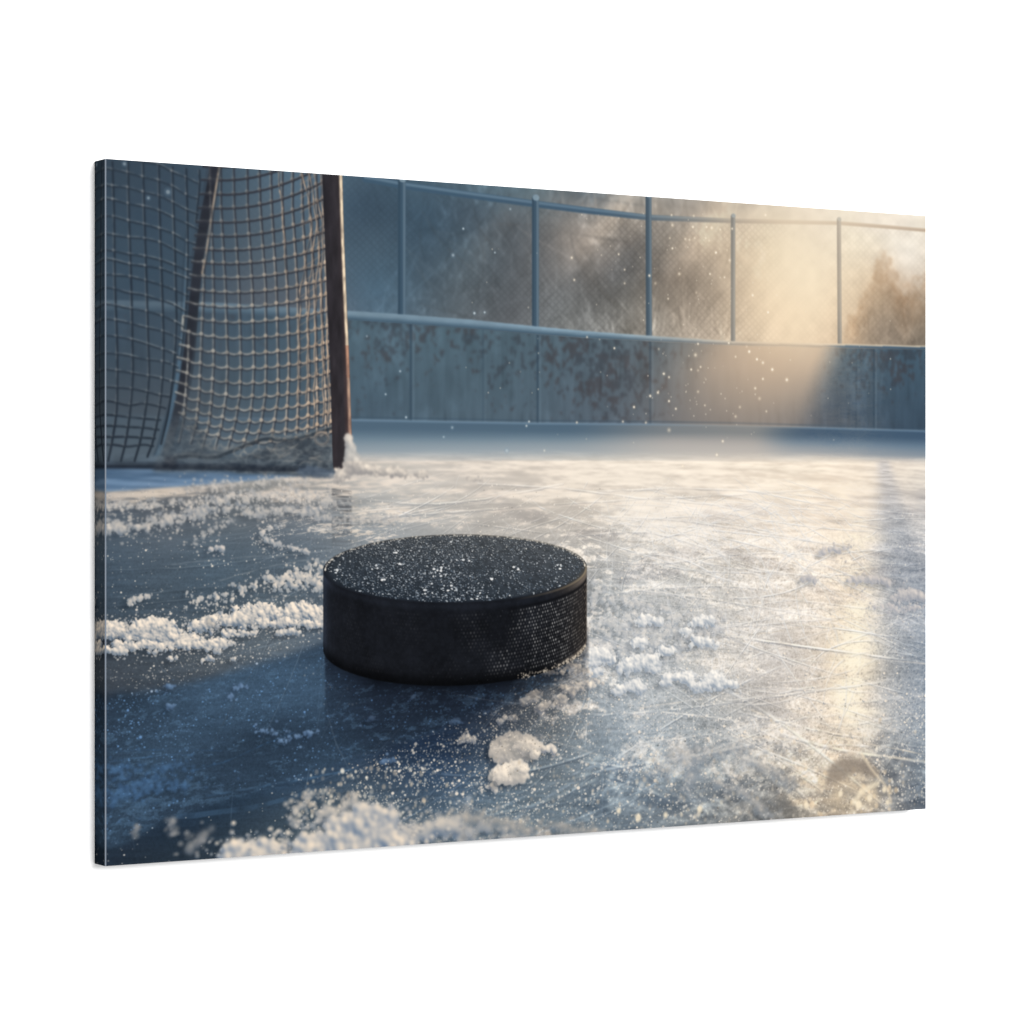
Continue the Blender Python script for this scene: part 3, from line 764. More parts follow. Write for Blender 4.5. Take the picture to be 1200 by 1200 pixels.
    bd = bd * np.array([.985, .95, .925], np.float32) * (1 + 0.16 * st + 0.14 * st2)[..., None]
    # weathered rust: blotches that run down the sheet
    bl = 0.30 * fbm(XX / 22, YY / 26, 231, 4, 0.6) + 0.70 * (.5 + 1.25 * (fbm(XX / 6.0, YY / 7.5, 236, 4, 0.6) - .5))
    where = field([(420,400,.55),(450,385,.8),(540,395,.75),(520,440,.35),(590,430,.62),(600,400,.55),(660,400,.86),(690,420,.8),(720,410,.78),(700,460,.8),(740,465,.75),
                   (770,430,.6),(650,480,.3),(560,480,.3),(820,420,.5),(900,420,.2),(1000,415,.8),(1060,420,.85),(1040,470,.45),(985,470,.3),(1080,450,.4),(450,470,.5),(800,480,.3)], 1)[..., 0]
    rust = sstep(0.565, 0.65, bl * 0.60 + where * 0.325 + 0.10 * (fbm(XX / 6, YY / 9, 241, 2))) 
    drip = sstep(0.62, 0.75, fbm(XX / 8, YY / 95, 251, 3)) * sstep(0.5, 0.7, fbm(XX / 50, YY / 40, 256, 2))
    over(bd, mix(C(54, 57, 64), C(62, 55, 57), sstep(0.4, 0.6, fbm(XX / 30, YY / 30, 261, 2))[..., None]), blur(rust, 1.4) * 0.52)
    over(bd, bd * 0.78, blur(drip, 1.0) * 0.5)
    pale = sstep(0.60, 0.72, fbm(XX / 24, YY / 60, 271, 4))
    over(bd, bd * 1.16, blur(pale, 2) * 0.5)
    for sx in (481.5, 630, 762, 1024, 566, 1003):
        a, b = PP([(sx, 380), (sx, 500)])
        s_ = 1.0 if sx in (481.5, 630, 762, 1024) else 0.35
        xx = np.stack([np.linspace(a[0], b[0], 8), np.linspace(a[1] - 30, b[1] + 10, 8)], 1)
        stroke(bd, xx, 3.2, C(50, 68, 84), 0.75 * s_, 1.2)
        stroke(bd, xx + [4.5, 0], 2.6, C(112, 134, 150), 0.4 * s_, 1.4)
    # the shaft of sun haze lying before the boards
    ux, uy = P(985, 404)
    sl = (YY - uy) * 0.44
    right = 1 - sstep(-52, 22, XX - (ux + 2 - sl) + 10 * (fbm(XX / 60, YY / 60, 281, 2) - .5))
    lx_, ly_ = P(880, 404)
    left = sstep(-190, 40, XX - (lx_ - sl * 2.0)) * 0.70 + 0.30 * sstep(-330, 60, XX - (lx_ - sl * 1.2))
    hz = right * left
    fall = np.interp(up, [0, 0.3, 0.75, 1, 1.4], [0.94, 0.88, 0.68, 0.52, 0.35])
    hcol = mix(C(212, 184, 156), C(160, 146, 134), sstep(0.0, 0.9, up)[..., None])
    over(bd, hcol, np.clip(hz * fall, 0, 1) * (0.9 + 0.2 * (fbm(XX / 70 + YY / 90, YY / 90, 291, 3) - 0.5)))
    low = (YY > Cb).astype(np.float32)
    mboard = np.clip(YY - Cb + 0.5, 0, 1)
    bd = blur(bd, 1.3)
    over(img, bd, mboard)
    lab[(YY > Ct) & (lab < 100)] = L_BOARD
    lab[YY > Cb] = L_BOARD
    # cap: round pale rail with snow on its upper side
    tc = (YY - Ct) / (Cb - Ct)
    wx = sstep(800, 1230, XX)
    shadowed = sstep(ux - 40, ux + 10, XX)
    capc = np.where(tc[..., None] < 0.5, mix(C(122, 145, 160), C(114, 137, 153), tc[..., None] * 2), mix(C(104, 128, 145), C(62, 84, 101), np.clip(tc * 2 - 1, 0, 1)[..., None]))
    capw = np.where(tc[..., None] < 0.42, C(236, 212, 182), mix(C(196, 172, 148), C(160, 144, 130), np.clip(tc, 0, 1)[..., None]))
    caps = np.where(tc[..., None] < 0.36, C(206, 192, 170), mix(C(94, 116, 136), C(58, 80, 100), np.clip(tc, 0, 1)[..., None]))
    cmix = mix(capc, capw, (wx * 0.85)[..., None]); cmix = mix(cmix, caps, shadowed[..., None])
    cmix = mix(cmix, cmix * 1.25, (sstep(560, 760, XX) * (1 - sstep(900, 1000, XX)) * (tc < 0.3))[..., None] * 0.5)
    cmix = cmix * (1 + 0.12 * (fbm(XX / 25, YY / 8, 301, 3) - .5))[..., None]
    mc = np.clip(YY - Ct + 0.5, 0, 1) * np.clip(Cb - YY + 0.5, 0, 1)
    capimg = blur(np.where(mc[..., None] > 0, cmix, img), 1.2)
    over(img, capimg, blur(mc.astype(np.float32), 1.2))
    lab[(YY > Ct) & (YY < Cb)] = L_CAP

    # ---- haze strip between the boards and the lit ice ---------------------
    t = (YY - Ft) / (Ed - Ft)
    gx_ = sstep(420, 1200, XX)
    coldr = sstep(1130, 1260, XX + 0 * YY)
    midw = np.clip(sstep(760, 1000, XX) - coldr, 0, 1)
    k0 = mix(C(80, 102, 120), C(120, 126, 130), midw[..., None]); k0 = mix(k0, C(66, 88, 110), coldr[..., None])
    k1 = mix(C(104, 126, 142), C(158, 156, 154), midw[..., None]); k1 = mix(k1, C(98, 120, 140), coldr[..., None])
    k2 = mix(C(146, 158, 166), C(184, 178, 170), midw[..., None]); k2 = mix(k2, C(142, 150, 158), coldr[..., None])
    tt = t[..., None] + 0.07 * (fbm(XX / 120, YY / 12, 311, 3) - .5)[..., None]
    hazec = np.where(tt < 0.25, k0, np.where(tt < 0.55, mix(k0, k1, (tt - 0.25) / 0.30), mix(k1, k2, (tt - 0.55) / 0.45)))
    mh = np.clip(YY - Ft + 0.5, 0, 1)
    over(img, blur(hazec.astype(np.float32), 2.5, 1.6), mh)
    xr = np.arange(0, W + 20, 10)
    stroke(img, np.stack([xr, Ft[0][np.minimum(xr, W - 1)]], 1), 3.6, mix(C(122, 148, 170), C(150, 152, 152), sstep(900, 1100, xr)[:, None] * (1 - sstep(1180, 1280, xr))[:, None]), 0.55, 1.8)
    stroke(img, np.stack([xr, Ft[0][np.minimum(xr, W - 1)] - 4], 1), 3.0, C(58, 78, 96), 0.35, 1.6)
    lab[YY > Ft] = L_ICE

    # ---- the ice -----------------------------------------------------------
    ICE = [ # x, y, bare ice rgb, frost rgb, cover
        (300,560,150,150,146,218,204,190,.6),(430,545,200,194,186,224,212,200,.62),(560,545,208,199,189,233,221,207,.62),(700,545,222,210,196,241,229,213,.66),(900,545,230,214,195,251,238,219,.7),(1000,545,226,211,195,248,235,217,.7),(1080,545,212,201,192,240,229,213,.65),
        (130,585,90,98,107,186,176,166,.50),(250,578,116,119,122,208,195,183,.62),(190,600,100,106,113,196,186,174,.5),(320,592,116,120,124,208,196,184,.55),(130,640,77,91,104,158,160,163,.22),(250,650,85,100,113,160,163,166,.22),(350,640,98,110,121,192,187,181,.32),
        (360,590,134,137,140,216,203,189,.6),(440,600,166,168,168,223,211,197,.5),(560,600,194,188,180,229,216,202,.55),(700,600,200,191,180,239,227,211,.6),(850,600,206,194,181,246,233,216,.66),(960,600,226,209,191,251,237,218,.72),(1060,600,182,177,172,229,219,208,.55),
        (130,690,67,82,96,132,140,149,.16),(250,700,75,90,103,156,160,164,.18),(350,690,90,103,114,200,191,183,.32),(720,680,158,160,160,233,226,216,.46),(850,680,170,167,162,237,227,213,.5),(980,690,216,203,187,246,233,216,.6),(1070,690,142,148,155,207,205,205,.4),
        (130,795,66,74,83,130,135,140,.10),(250,785,80,88,96,140,145,150,.14),(340,762,94,105,115,150,155,160,.15),(250,850,38,55,75,70,104,144,.08),(350,825,44,68,98,78,118,164,.12),(430,860,38,55,78,70,106,148,.12),(520,880,42,60,84,80,116,156,.14),
        (140,900,36,50,68,54,88,124,.17),(150,990,38,50,64,52,80,108,.2),(300,930,44,61,79,70,100,130,.15),(420,940,80,94,106,150,155,160,.2),(560,950,92,109,123,172,172,170,.28),(640,850,108,116,122,204,197,190,.34),(720,820,140,149,156,226,221,213,.46),
        (850,800,164,162,158,229,219,206,.4),(1000,780,196,184,168,240,226,206,.45),(925,770,180,172,164,228,218,206,.42),(900,820,172,167,162,230,219,205,.4),(1075,800,116,127,138,195,192,190,.3),(720,900,116,130,142,190,188,184,.25),(850,890,124,132,138,206,197,187,.32),(1000,880,166,156,145,226,209,188,.36),(1075,880,106,117,127,175,172,168,.25),
        (700,965,98,111,122,172,168,164,.26),(850,945,116,121,125,201,189,173,.3),(980,935,150,140,128,226,206,178,.34),(1075,930,97,105,114,155,152,148,.2)]
    F = field(ICE, 7)
    ice = F[..., 0:3] / 255; fro = F[..., 3:6] / 255; cov = F[..., 6]
    ice = ice * (1 + .07 * sstep(760, 900, XX) * (1 - sstep(820, 900, YY)) * (YY > 480))[..., None]
    sunny = (sstep(780, 980, XX) * 0.42)[..., None]
    mean_ = mix(ice, fro, cov[..., None]); ice = mix(ice, mean_, sunny); fro = mix(fro, mean_, sunny * .7)
    yh = 338.0
    z = 300.0 / np.maximum(YY - yh, 12)
    gx = (XX - 780) / 300.0 * z
    big = fbm(gx * 1.1 + 9, z * 3.6 + 0.25 * gx, 401, 5, 0.6)
    mid = fbm(gx * 3.6 + 3 * big, z * 11, 421, 4, 0.65)
    fin = fbm(gx * 20, z * 42, 441, 3, 0.7)
    v = 0.40 * big + 0.30 * mid + 0.30 * fin
    v = (v - 0.5) * 2.6 + 0.5
    frost = sstep(0.98 - cov, 1.24 - cov, v + 0.0)
    gr = np.random.RandomState(5).rand(H, W).astype(np.float32)
    grain = blur(gr, 0.7) - 0.5
    grain2 = blur(np.random.RandomState(6).rand(H, W).astype(np.float32), 1.6, 1.1) - 0.5
    near = sstep(470, 620, YY)
    # grain of the frost and the pitted ice; runs with the view so far ice is streaky
    strk = fbm(XX / 42, YY / 3.2, 451, 3) - 0.5
    strk2 = fbm(XX / 130, YY / 5.0, 461, 3) - 0.5
    rid = 0
    for o_, (sx_, sy_, w_) in enumerate(((13, 6, .30), (6.2, 3.2, .36), (3.2, 1.9, .34))):
        rid = rid + w_ * (1 - np.abs(2 * fbm(XX / sx_ + 3 * mid, YY / sy_, 431 + 7 * o_, 2) - 1))
    rid = (blur(rid.astype(np.float32), .5) - rid.mean())
    ic = mix(ice, fro, frost[..., None])
    lum = (rid * near * (0.12 + 0.34 * np.clip(frost + cov - .2, 0, 1)) + 0.24 * grain * near + 0.55 * grain2 * near * (0.25 + frost) + 0.12 * strk * mix(.6, 1, near) + 0.14 * strk2 * mix(.5, 1, near) + 0.12 * (mid - .5) + 0.10 * (big - 0.5))
    ic = ic * (1 + lum[..., None])
    # hard-edged dark windows of bare ice in the bright far sheet
    hole = sstep(0.60, 0.66, fbm(gx * 2.3 + 31, z * 6.0, 471, 4, 0.55)) * sstep(455, 480, YY) * (1 - sstep(600, 760, YY)) * sstep(500, 800, XX)
    over(ic, ic * C(214, 214, 218), blur(hole, 1.0) * 0.65)
    # drifted snow lies thick under the goal line at the left: the goal's shade
    gl = yline([(110, 577), (160, 574), (240, 568), (300, 563), (360, 557), (392, 553), (430, 552)])
    gs = np.clip((gl - YY) / 3.0 + 0.5, 0, 1) * (1 - sstep(330, 400, XX)) * (YY > Ed - 8)
    blu = mix(C(58, 84, 112), C(112, 140, 170), np.clip(0.5 + 1.2 * strk + 0.9 * strk2 + 0.4 * sstep(-22, 0, YY - gl), 0, 1)[..., None])
    over(ic, blu, gs * 0.95)
    rim = np.exp(-((YY - gl - 5) / 5.0) ** 2) * (1 - sstep(560, 640, XX)) * np.clip(0.25 + 1.5 * (fbm(XX / 28, YY / 7, 481, 3) - 0.25), 0, 1)
    over(ic, C(206, 196, 186), rim * 0.5)
    em = sstep(-9, 9, YY - Ed + 4 * (fbm(XX / 60, YY / 6, 491, 2) - 0.5))
    over(img, ic, em)
    snowf = fbm(gx * 3 + 5, z * 5, 495, 4)

    fb = np.clip((545 - YY) / 70, 0, 1)
    sm = blur(img, 3.0, 1.1)
    img += (sm - img) * (fb * (YY > Ed))[..., None]
    # ---- long shade of the fence post down the right of the sheet ----------
    sx, _ = P(1035, 540); sx2, _ = P(1052, 640); sx3, _ = P(1072, 800)
    cx = np.interp(YY, [P(1035, 540)[1], P(1035, 640)[1], P(1035, 760)[1], 1000], [sx, sx2, sx3, 1500])
    hw = np.interp(YY, [420, 520, 700, 1000], [15, 38, 75, 120])
    d = (XX - cx) / hw + 0.5 * (mid - 0.5)
    sh = np.exp(-np.abs(d) ** 2.6) * sstep(Ed - 2, Ed + 8, YY) * np.interp(YY, [420, 560, 700, 1000], [0.62, 0.55, 0.40, 0.15])
    shc = mix(C(186, 184, 186), C(124, 136, 152), sstep(430, 560, YY)[..., None]) * (1 + 0.5 * (mid - 0.5))[..., None]
    over(img, shc, np.clip(sh, 0, 1))

    # ---- sun glitter column --------------------------------------------------
    gy0 = YY
    gcx = np.interp(YY, [450, 560, 700, 800, 1000], [P(1000, 560)[0], P(1003, 640)[0], P(1003, 720)[0], P(1000, 800)[0], P(998, 920)[0]])
    gwd = np.interp(YY, [440, 540, 700, 1000], [104, 82, 64, 76])
    dx = (XX - gcx) / gwd
    gl_w = np.exp(-dx * dx * np.where(dx > 0, 2.6, 0.9))
    rip = fbm(XX / 45, YY / 16, 501, 4)
    st_ = np.interp(YY, [430, 470, 560, 640, 760, 860, 930, 1000], [0.10, 0.25, 0.40, 0.75, 0.80, 0.60, 0.42, 0.32])
    over(img, C(244, 216, 178), np.clip(gl_w * st_ * (0.02 + 0.9 * rip + 1.6 * rid), 0, 0.62))
    core = np.exp(-((XX - gcx - 2) / (gwd * 0.36)) ** 2) * sstep(0.40, 0.66, rip + 0.15 * mid) * np.interp(YY, [440, 500, 560, 620, 800, 860, 900, 1000], [0, .5, .55, 1, 1, .6, .25, .2])
    over(img, C(255, 246, 224), np.clip(blur(core, 1.2) * (0.62 + 2.2 * rid), 0, .95))

    for (gx0, gy0, rx_, ry_, al_) in ((1004, 630, 24, 6, .55), (1006, 662, 22, 5, .35), (1003, 676, 20, 5, .3), (1005, 718, 22, 9, .6), (1003, 742, 24, 10, .85), (1004, 760, 26, 12, .95), (1000, 778, 22, 8, .8), (1003, 796, 20, 7, .7), (990, 812, 16, 12, .75), (985, 826, 12, 16, .85), (1010, 834, 22, 5, .7), (1004, 850, 20, 7, .75), (996, 868, 16, 4, .4)):
        u, v = P(gx0, gy0)
        g_ = np.exp(-(((XX - u) / (rx_ * 1.7)) ** 2 + ((YY - v) / (ry_ * 1.5)) ** 2)) * np.clip(.55 + 1.3 * (rip - .4) + 2.2 * rid, .15, 1.3)
        over(img, C(255, 244, 218), np.clip(g_ * al_ * 1.15, 0, .97).astype(np.float32))
    # ---- puck shade on the ice -----------------------------------------------
    SH = PP([(384, 752), (330, 770), (250, 792), (180, 810), (115, 828), (115, 985), (200, 960), (300, 928), (400, 896), (480, 868), (560, 836), (640, 806), (668, 780), (600, 760)])
    shm = blur(poly_mask(smooth_curve(np.concatenate([SH, SH[:1]]), 6)), 5.0)
    shm = np.clip(shm + (mid - 0.5) * 0.9 * shm * (1 - shm) * 2, 0, 1)
    blue_ice = mix(C(36, 48, 62), C(62, 84, 106), np.clip(0.35 + 1.4 * (fbm(gx * 2.0, z * 4.0, 511, 4) - 0.42) + 0.95 * np.exp(-((XX - P(350, 800)[0]) / 140) ** 2 - ((YY - P(350, 810)[1]) / 45) ** 2), 0, 1)[..., None])
    bfr = sstep(0.585, 0.72, fbm(XX / 15 + YY / 30, YY / 6.5, 521, 4, 0.68) * 0.8 + 0.30 * fbm(gx * 1.7 + 4, z * 3, 526, 3) + 0.10 * sstep(850, 960, YY) * (XX < 330))
    blue_ice = mix(blue_ice, C(86, 118, 148), (bfr * 0.36)[..., None])
    blue_ice = blue_ice * (1 + 0.35 * grain * 0.9 + 0.5 * grain2 * (0.3 + bfr))[..., None] * (1 + 0.16 * strk)[..., None]
    over(img, blue_ice, shm * 0.96)

    nr = sstep(P(800, 838)[1], P(800, 900)[1], YY) * sstep(P(610, 900)[0], P(730, 900)[0], XX) * (1 - shm)
    slate = sstep(.47, .62, fbm(XX / 74, YY / 26, 641, 4))
    over(img, img * np.array([.70, .74, .79], np.float32), nr * slate * .62 * (1 - .6 * gl_w))
    for ang_, sd_ in ((.30, 651), (-.26, 661), (.75, 671), (-.95, 681)):
        ca, sa = math.cos(ang_), math.sin(ang_)
        p_, q_ = XX * ca + YY * sa, -XX * sa + YY * ca
        rg = 1 - np.abs(2 * fbm(p_ / 150, q_ / 22, sd_, 3, .55) - 1)
        rg = sstep(.86, .99, rg) * sstep(.35, .6, fbm(p_ / 60, q_ / 40, sd_ + 4, 2))
        tex = .45 + 1.2 * (fbm(XX / 4.5, YY / 4.0, sd_ + 6, 3, .65) - .25)
        over(img, np.minimum(img * 1.18 + .14, 1) * np.array([1, .985, .955], np.float32), np.clip(blur(rg, 1.6) * tex, 0, 1) * nr * .75)
    # ---- scratches left by skates --------------------------------------------
    rs = np.random.RandomState(31)
    def ground_curve(x0, z0, ang, length, bend, n=16):
        t = np.linspace(-0.5, 0.5, n) * length
        a = ang + bend * t
        gx_ = x0 + np.cumsum(np.cos(a)) * length / n; gz_ = z0 + np.cumsum(np.sin(a)) * length / n
        gz_ = np.clip(gz_, 0.40, 6)
        return np.stack([780 + gx_ * 300 / gz_, yh + 300 / gz_], 1)
    inshade = shm
    for i in range(760):
        zz = 0.42 + 1.9 * rs.rand() ** 1.6
        c = ground_curve((rs.rand() - 0.5) * 5.0 * zz, zz, rs.choice([0.15, -0.2, 0.5, 2.6, -0.6, 1.2]) + rs.randn() * 0.25, 0.25 + rs.rand() * 1.6, rs.randn() * 0.5)
        mx, my = c[8]
        if not (0 < mx < W and Ed[0, 0] < my < H):
            continue
        xi, yi = int(mx), int(my)
        base = img[yi, xi]; s_ = shm[yi, xi]
        light = rs.rand() < 0.72
        col = np.minimum(base * 1.35 + 0.07, 1) if light else base * 0.72
        w = 0.5 + 0.9 * rs.rand() * np.interp(my, [430, 700, 1000], [0.6, 1, 1.8])
        al = (0.14 + 0.34 * rs.rand()) * (1 - 0.45 * s_) * np.interp(my, [400, 520, 640], [0.25, 0.6, 1])
        prof = np.sin(np.linspace(0.05, math.pi - 0.05, len(c))) ** 0.6
        stroke(img, c, w, col, al * prof * np.clip(2.4 * (fbm(np.arange(len(c)) * .8, np.full(len(c), i * 3.3), 607, 3) - .25), 0, 1.2), np.interp(my, [500, 750, 1000], [0.6, 0.6, 1.5]))
    LONG = [([(690,735),(760,742),(850,752),(940,762),(1084,778)],2.6,(236,226,212),.75),([(850,748),(920,738),(990,726),(1040,720)],1.6,(206,188,160),.5),
            ([(740,830),(800,822),(870,812),(930,806),(985,806),(1040,796)],2.2,(224,216,204),.65),([(770,833),(830,840),(865,846)],2.2,(226,218,206),.6),
            ([(880,832),(930,848),(990,866),(1084,884)],2.6,(236,220,196),.7),([(860,862),(920,866),(990,880),(1084,892)],4.0,(236,218,192),.45),
            ([(720,900),(790,884),(870,868),(930,862)],2.6,(214,206,196),.45),([(865,888),(905,902),(935,925),(950,950)],3.4,(214,198,178),.5),
            ([(838,915),(880,935),(895,955)],5,(205,192,176),.4),([(590,968),(640,935),(700,905),(760,890)],4.5,(150,166,180),.5),
            ([(520,966),(600,940),(690,900),(735,893)],3.5,(158,172,184),.5),([(1015,890),(1030,905),(1043,930)],3,(244,222,190),.7),
            ([(124,700),(200,692),(290,684),(380,676)],1.6,(112,126,138),.5),([(190,662),(260,655),(340,650),(400,645)],1.7,(140,148,154),.5),([(250,682),(300,668),(350,658),(420,650)],1.6,(150,156,160),.55),
            ([(124,892),(180,886),(230,884)],1.8,(70,108,150),.5),([(215,905),(270,890),(310,872),(345,858)],2.4,(62,98,138),.6),([(124,880),(200,878),(260,880)],1.3,(56,90,130),.5),
            ([(124,945),(190,940),(260,930),(330,918),(400,905)],3,(66,100,134),.5),([(250,930),(300,922),(360,912),(420,900)],2.6,(92,124,154),.5),([(200,958),(300,945),(370,926)],7,(70,100,130),.4),
            ([(380,840),(430,826),(470,818)],1.4,(62,88,122),.5),([(655,838),(720,836),(790,838)],1.5,(200,200,200),.5),([(640,865),(700,884),(735,893)],2.2,(196,190,182),.5),
            ([(706,860),(706,940),(704,968)],3.2,(140,156,170),.35),([(800,870),(812,895),(806,925)],4,(214,206,196),.35),
            ([(430,590),(520,586),(620,578),(740,570)],2.4,(236,222,206),.6),([(560,600),(640,594),(740,590),(860,596)],2.2,(240,226,210),.6),([(720,632),(800,640),(880,648),(960,668)],1.6,(196,184,170),.6),
            ([(690,640),(760,652),(830,668),(880,690)],2,(232,222,210),.5),([(700,700),(780,694),(870,690)],2,(226,216,204),.5),([(820,656),(900,672),(985,684)],1.7,(190,176,160),.55)]
    for pts, w, col, al in LONG:
        c = smooth_curve(PP(pts), 10)
        j = (fbm(np.arange(len(c)) * 0.35, np.arange(len(c)) * 0.0, 601, 3) - 0.5)
        stroke(img, c + np.stack([j * 0, j * 3.0], 1), w * (0.7 + 0.6 * (j + 0.5)), C(*col), al * np.clip(2.6 * (fbm(np.arange(len(c)) * 0.9, np.arange(len(c)) * 0.0 + w, 605, 3) - 0.28), 0.05, 1.1) * (1 - 0.35 * shm[np.clip(c[:, 1].astype(int), 0, H - 1), np.clip(c[:, 0].astype(int), 0, W - 1)]), 1.0)

    rs = np.random.RandomState(37)
    for i in range(430):
        zz = 0.44 + 1.5 * rs.rand() ** 1.3
        an = rs.choice([0.10, -0.16, 0.30, 2.75, 0.75, -0.75, 1.25]) + rs.randn() * 0.10
        xx_ = (0.05 + 1.9 * rs.rand()) if rs.rand() < .8 else (-1.6 + 1.6 * rs.rand())
        c = ground_curve(xx_ * zz * 1.15, zz, an, 0.35 + 1.3 * rs.rand(), rs.randn() * (0.35 if rs.rand() < .7 else 1.3), 26)
        mx, my = c[13]
        if not (0 < mx < W and 440 < my < H):
            continue
        yi = np.clip(c[:, 1].astype(int), 0, H - 1); xi = np.clip(c[:, 0].astype(int), 0, W - 1)
        base = img[yi, xi]; s_ = shm[yi, xi]
        gate = np.clip(2.6 * (fbm(np.arange(26) * .55, np.full(26, i * 2.3), 613, 3) - .26), 0, 1.15) * np.sin(np.linspace(.08, 3.06, 26)) ** .5
        w = (0.9 + 1.3 * rs.rand() ** 2) * np.interp(my, [440, 700, 1000], [.7, 1.0, 1.9])
        al = (.36 + .50 * rs.rand()) * gate * (1 - .75 * s_) * np.interp(my, [430, 520], [.4, 1])
        sf = np.interp(my, [440, 760, 1000], [.7, .7, 1.7])
        stroke(img, c + [0.6, 1.5 * np.interp(my, [440, 1000], [.7, 1.5])], w * 1.1, base * np.array([.72, .75, .80]), al * .8, sf)
        stroke(img, c, w, np.minimum(base * 1.14 + .13, 1) * np.array([1, .99, .97]), al, sf)
        if rs.rand() < .45:                                          # shavings thrown up along the cut
            n_ = rs.randint(12, 50); k_ = rs.randint(0, 26, n_)
            ok = rs.rand(n_) < gate[k_]
            k_ = k_[ok]; n_ = len(k_)
            if n_:
                dots(img, c[k_, 0] + rs.randn(n_) * 9, c[k_, 1] + rs.randn(n_) * w * 1.1, (.6 + 1.1 * rs.rand(n_) ** 2) * np.interp(my, [440, 700, 1000], [.7, 1, 1.6]), mix(base[k_], C(252, 240, 224)[None], .7), .75 * (1 - .6 * s_[k_]), .6 + .4 * (my > 850))

    # ---- the goal post's mirror image in the ice -----------------------------
    q = PP([(389, 572), (412, 572), (413, 648), (389, 648)])
    pm = blur(poly_mask(q), 1.2)
    bar = fbm(XX / 30, YY / 3.0, 611, 3)
    over(img, C(80, 82, 86), pm * np.clip(1.5 * (bar - 0.3), 0, 0.72) * (1 - sstep(q[0, 1] + 60, q[2, 1], YY) * 0.8))
    q = PP([(412, 575), (420, 575), (420, 660), (412, 660)])
    over(img, C(226, 208, 184), blur(poly_mask(q), 2.5) * 0.35 * np.clip(1.6 * (bar - 0.25), 0, 1))

    CUTS = [([(847,744),(900,751),(980,762),(1084,776)],2.4,.85),([(776,834),(825,839),(870,846)],1.9,.7),([(866,834),(920,846),(966,857),(1084,876)],2.2,.8),([(824,735),(900,731),(996,722)],1.5,.55),([(697,838),(780,832),(860,822),(940,811),(1042,798)],2.0,.7),
            ([(885,804),(973,809),(1042,811)],1.7,.5),([(640,922),(717,900),(800,888),(880,872),(927,865)],3.2,.65),([(908,857),(985,878),(1084,893)],3.6,.7),([(862,884),(900,900),(943,932)],3.2,.65),([(889,853),(915,868),(940,890)],2.6,.55),
            ([(820,658),(870,666),(916,673)],1.7,.6),([(678,627),(755,623),(810,636),(855,652)],1.9,.6),([(862,658),(908,670),(993,677)],1.7,.6),([(700,655),(770,660),(850,650),(930,646)],1.6,.5),([(690,700),(760,690),(840,686),(900,690)],1.8,.5),
            ([(740,690),(820,700),(900,712),(980,726)],1.7,.5),([(780,745),(850,735),(930,715)],1.5,.45),([(900,700),(960,706),(1040,716),(1084,722)],1.5,.5),([(700,575),(800,572),(900,576),(1000,586)],1.6,.45),([(560,566),(660,572),(760,584),(860,592)],1.7,.45),
            ([(690,604),(780,608),(860,618),(960,634)],1.7,.5),([(650,590),(760,584),(880,578),(960,572)],1.6,.4),([(700,905),(760,925),(815,958)],3.4,.5),([(810,882),(806,905),(800,930)],3.0,.45),([(735,893),(700,930),(690,965)],3.0,.45),([(745,870),(820,862),(900,846),(985,836)],2.0,.5),
            ([(640,886),(690,893),(740,900),(800,912)],2.6,.5),([(870,930),(920,910),(985,900),(1060,905)],3.2,.45),([(1010,880),(1050,915),(1066,944)],3.0,.5),([(560,958),(640,938),(700,912)],4.0,.5),([(470,900),(540,890),(620,872),(700,858)],2.0,.35),
            ([(430,585),(500,590),(580,582),(660,566)],1.8,.45),([(440,606),(520,600),(600,594)],1.8,.4),([(1030,700),(1084,712)],1.5,.4),([(990,850),(1040,842),(1084,838)],2.0,.5),([(124,668),(220,664),(330,652),(420,640)],1.6,.35),([(130,710),(240,700),(330,690)],1.4,.3)]
    rs = np.random.RandomState(39)
    for pts, w, al in CUTS:
        c = smooth_curve(PP(pts), 14); m_ = len(c)
        yi = np.clip(c[:, 1].astype(int), 0, H - 1); xi = np.clip(c[:, 0].astype(int), 0, W - 1)
        base = img[yi, xi]; j = fbm(np.arange(m_) * .5, np.full(m_, w * 7 + pts[0][0] * .01), 615, 3)
        c = c + np.stack([j * 0, (j - .5) * 3.0], 1)
        gate = np.clip(.35 + 2.2 * (j - .3), .15, 1.1) * np.sin(np.linspace(.12, 3.02, m_)) ** .35 * al
        my = float(c[:, 1].mean()); sf = np.interp(my, [440, 780, 1000], [.8, .8, 2.0])
        stroke(img, c + [0.5, 1.2 + w * .6], w * 1.2, base * np.array([.70, .73, .79]), gate * .75, sf)
        stroke(img, c, w * (.7 + .6 * j), np.minimum(base * 1.14 + .15, 1) * np.array([1, .985, .955]), gate, sf)
        n_ = int(m_ * 2.2); k_ = rs.randint(0, m_, n_); k_ = k_[rs.rand(n_) < gate[k_]]; n_ = len(k_)
        if n_:
            dots(img, c[k_, 0] + rs.randn(n_) * 8, c[k_, 1] + rs.randn(n_) * w * 1.4, (.6 + 1.2 * rs.rand(n_) ** 2) * np.interp(my, [440, 700, 1000], [.75, 1, 1.7]), mix(base[k_], C(252, 241, 226)[None], .75), .8, .6 + .6 * (my > 850))
    wt = sstep(P(680, 700)[0], P(760, 700)[0], XX) * sstep(440, 520, YY) * (1 - sstep(P(800, 850)[1], P(800, 930)[1], YY)) * (1 - .8 * gl_w)
    over(img, np.broadcast_to(C(240, 236, 232), img.shape), np.clip(wt * (.17 + .9 * rid + .35 * (mid - .5)), 0, .5))
    # ---- loose grains over the ice -------------------------------------------
    rs = np.random.RandomState(43)
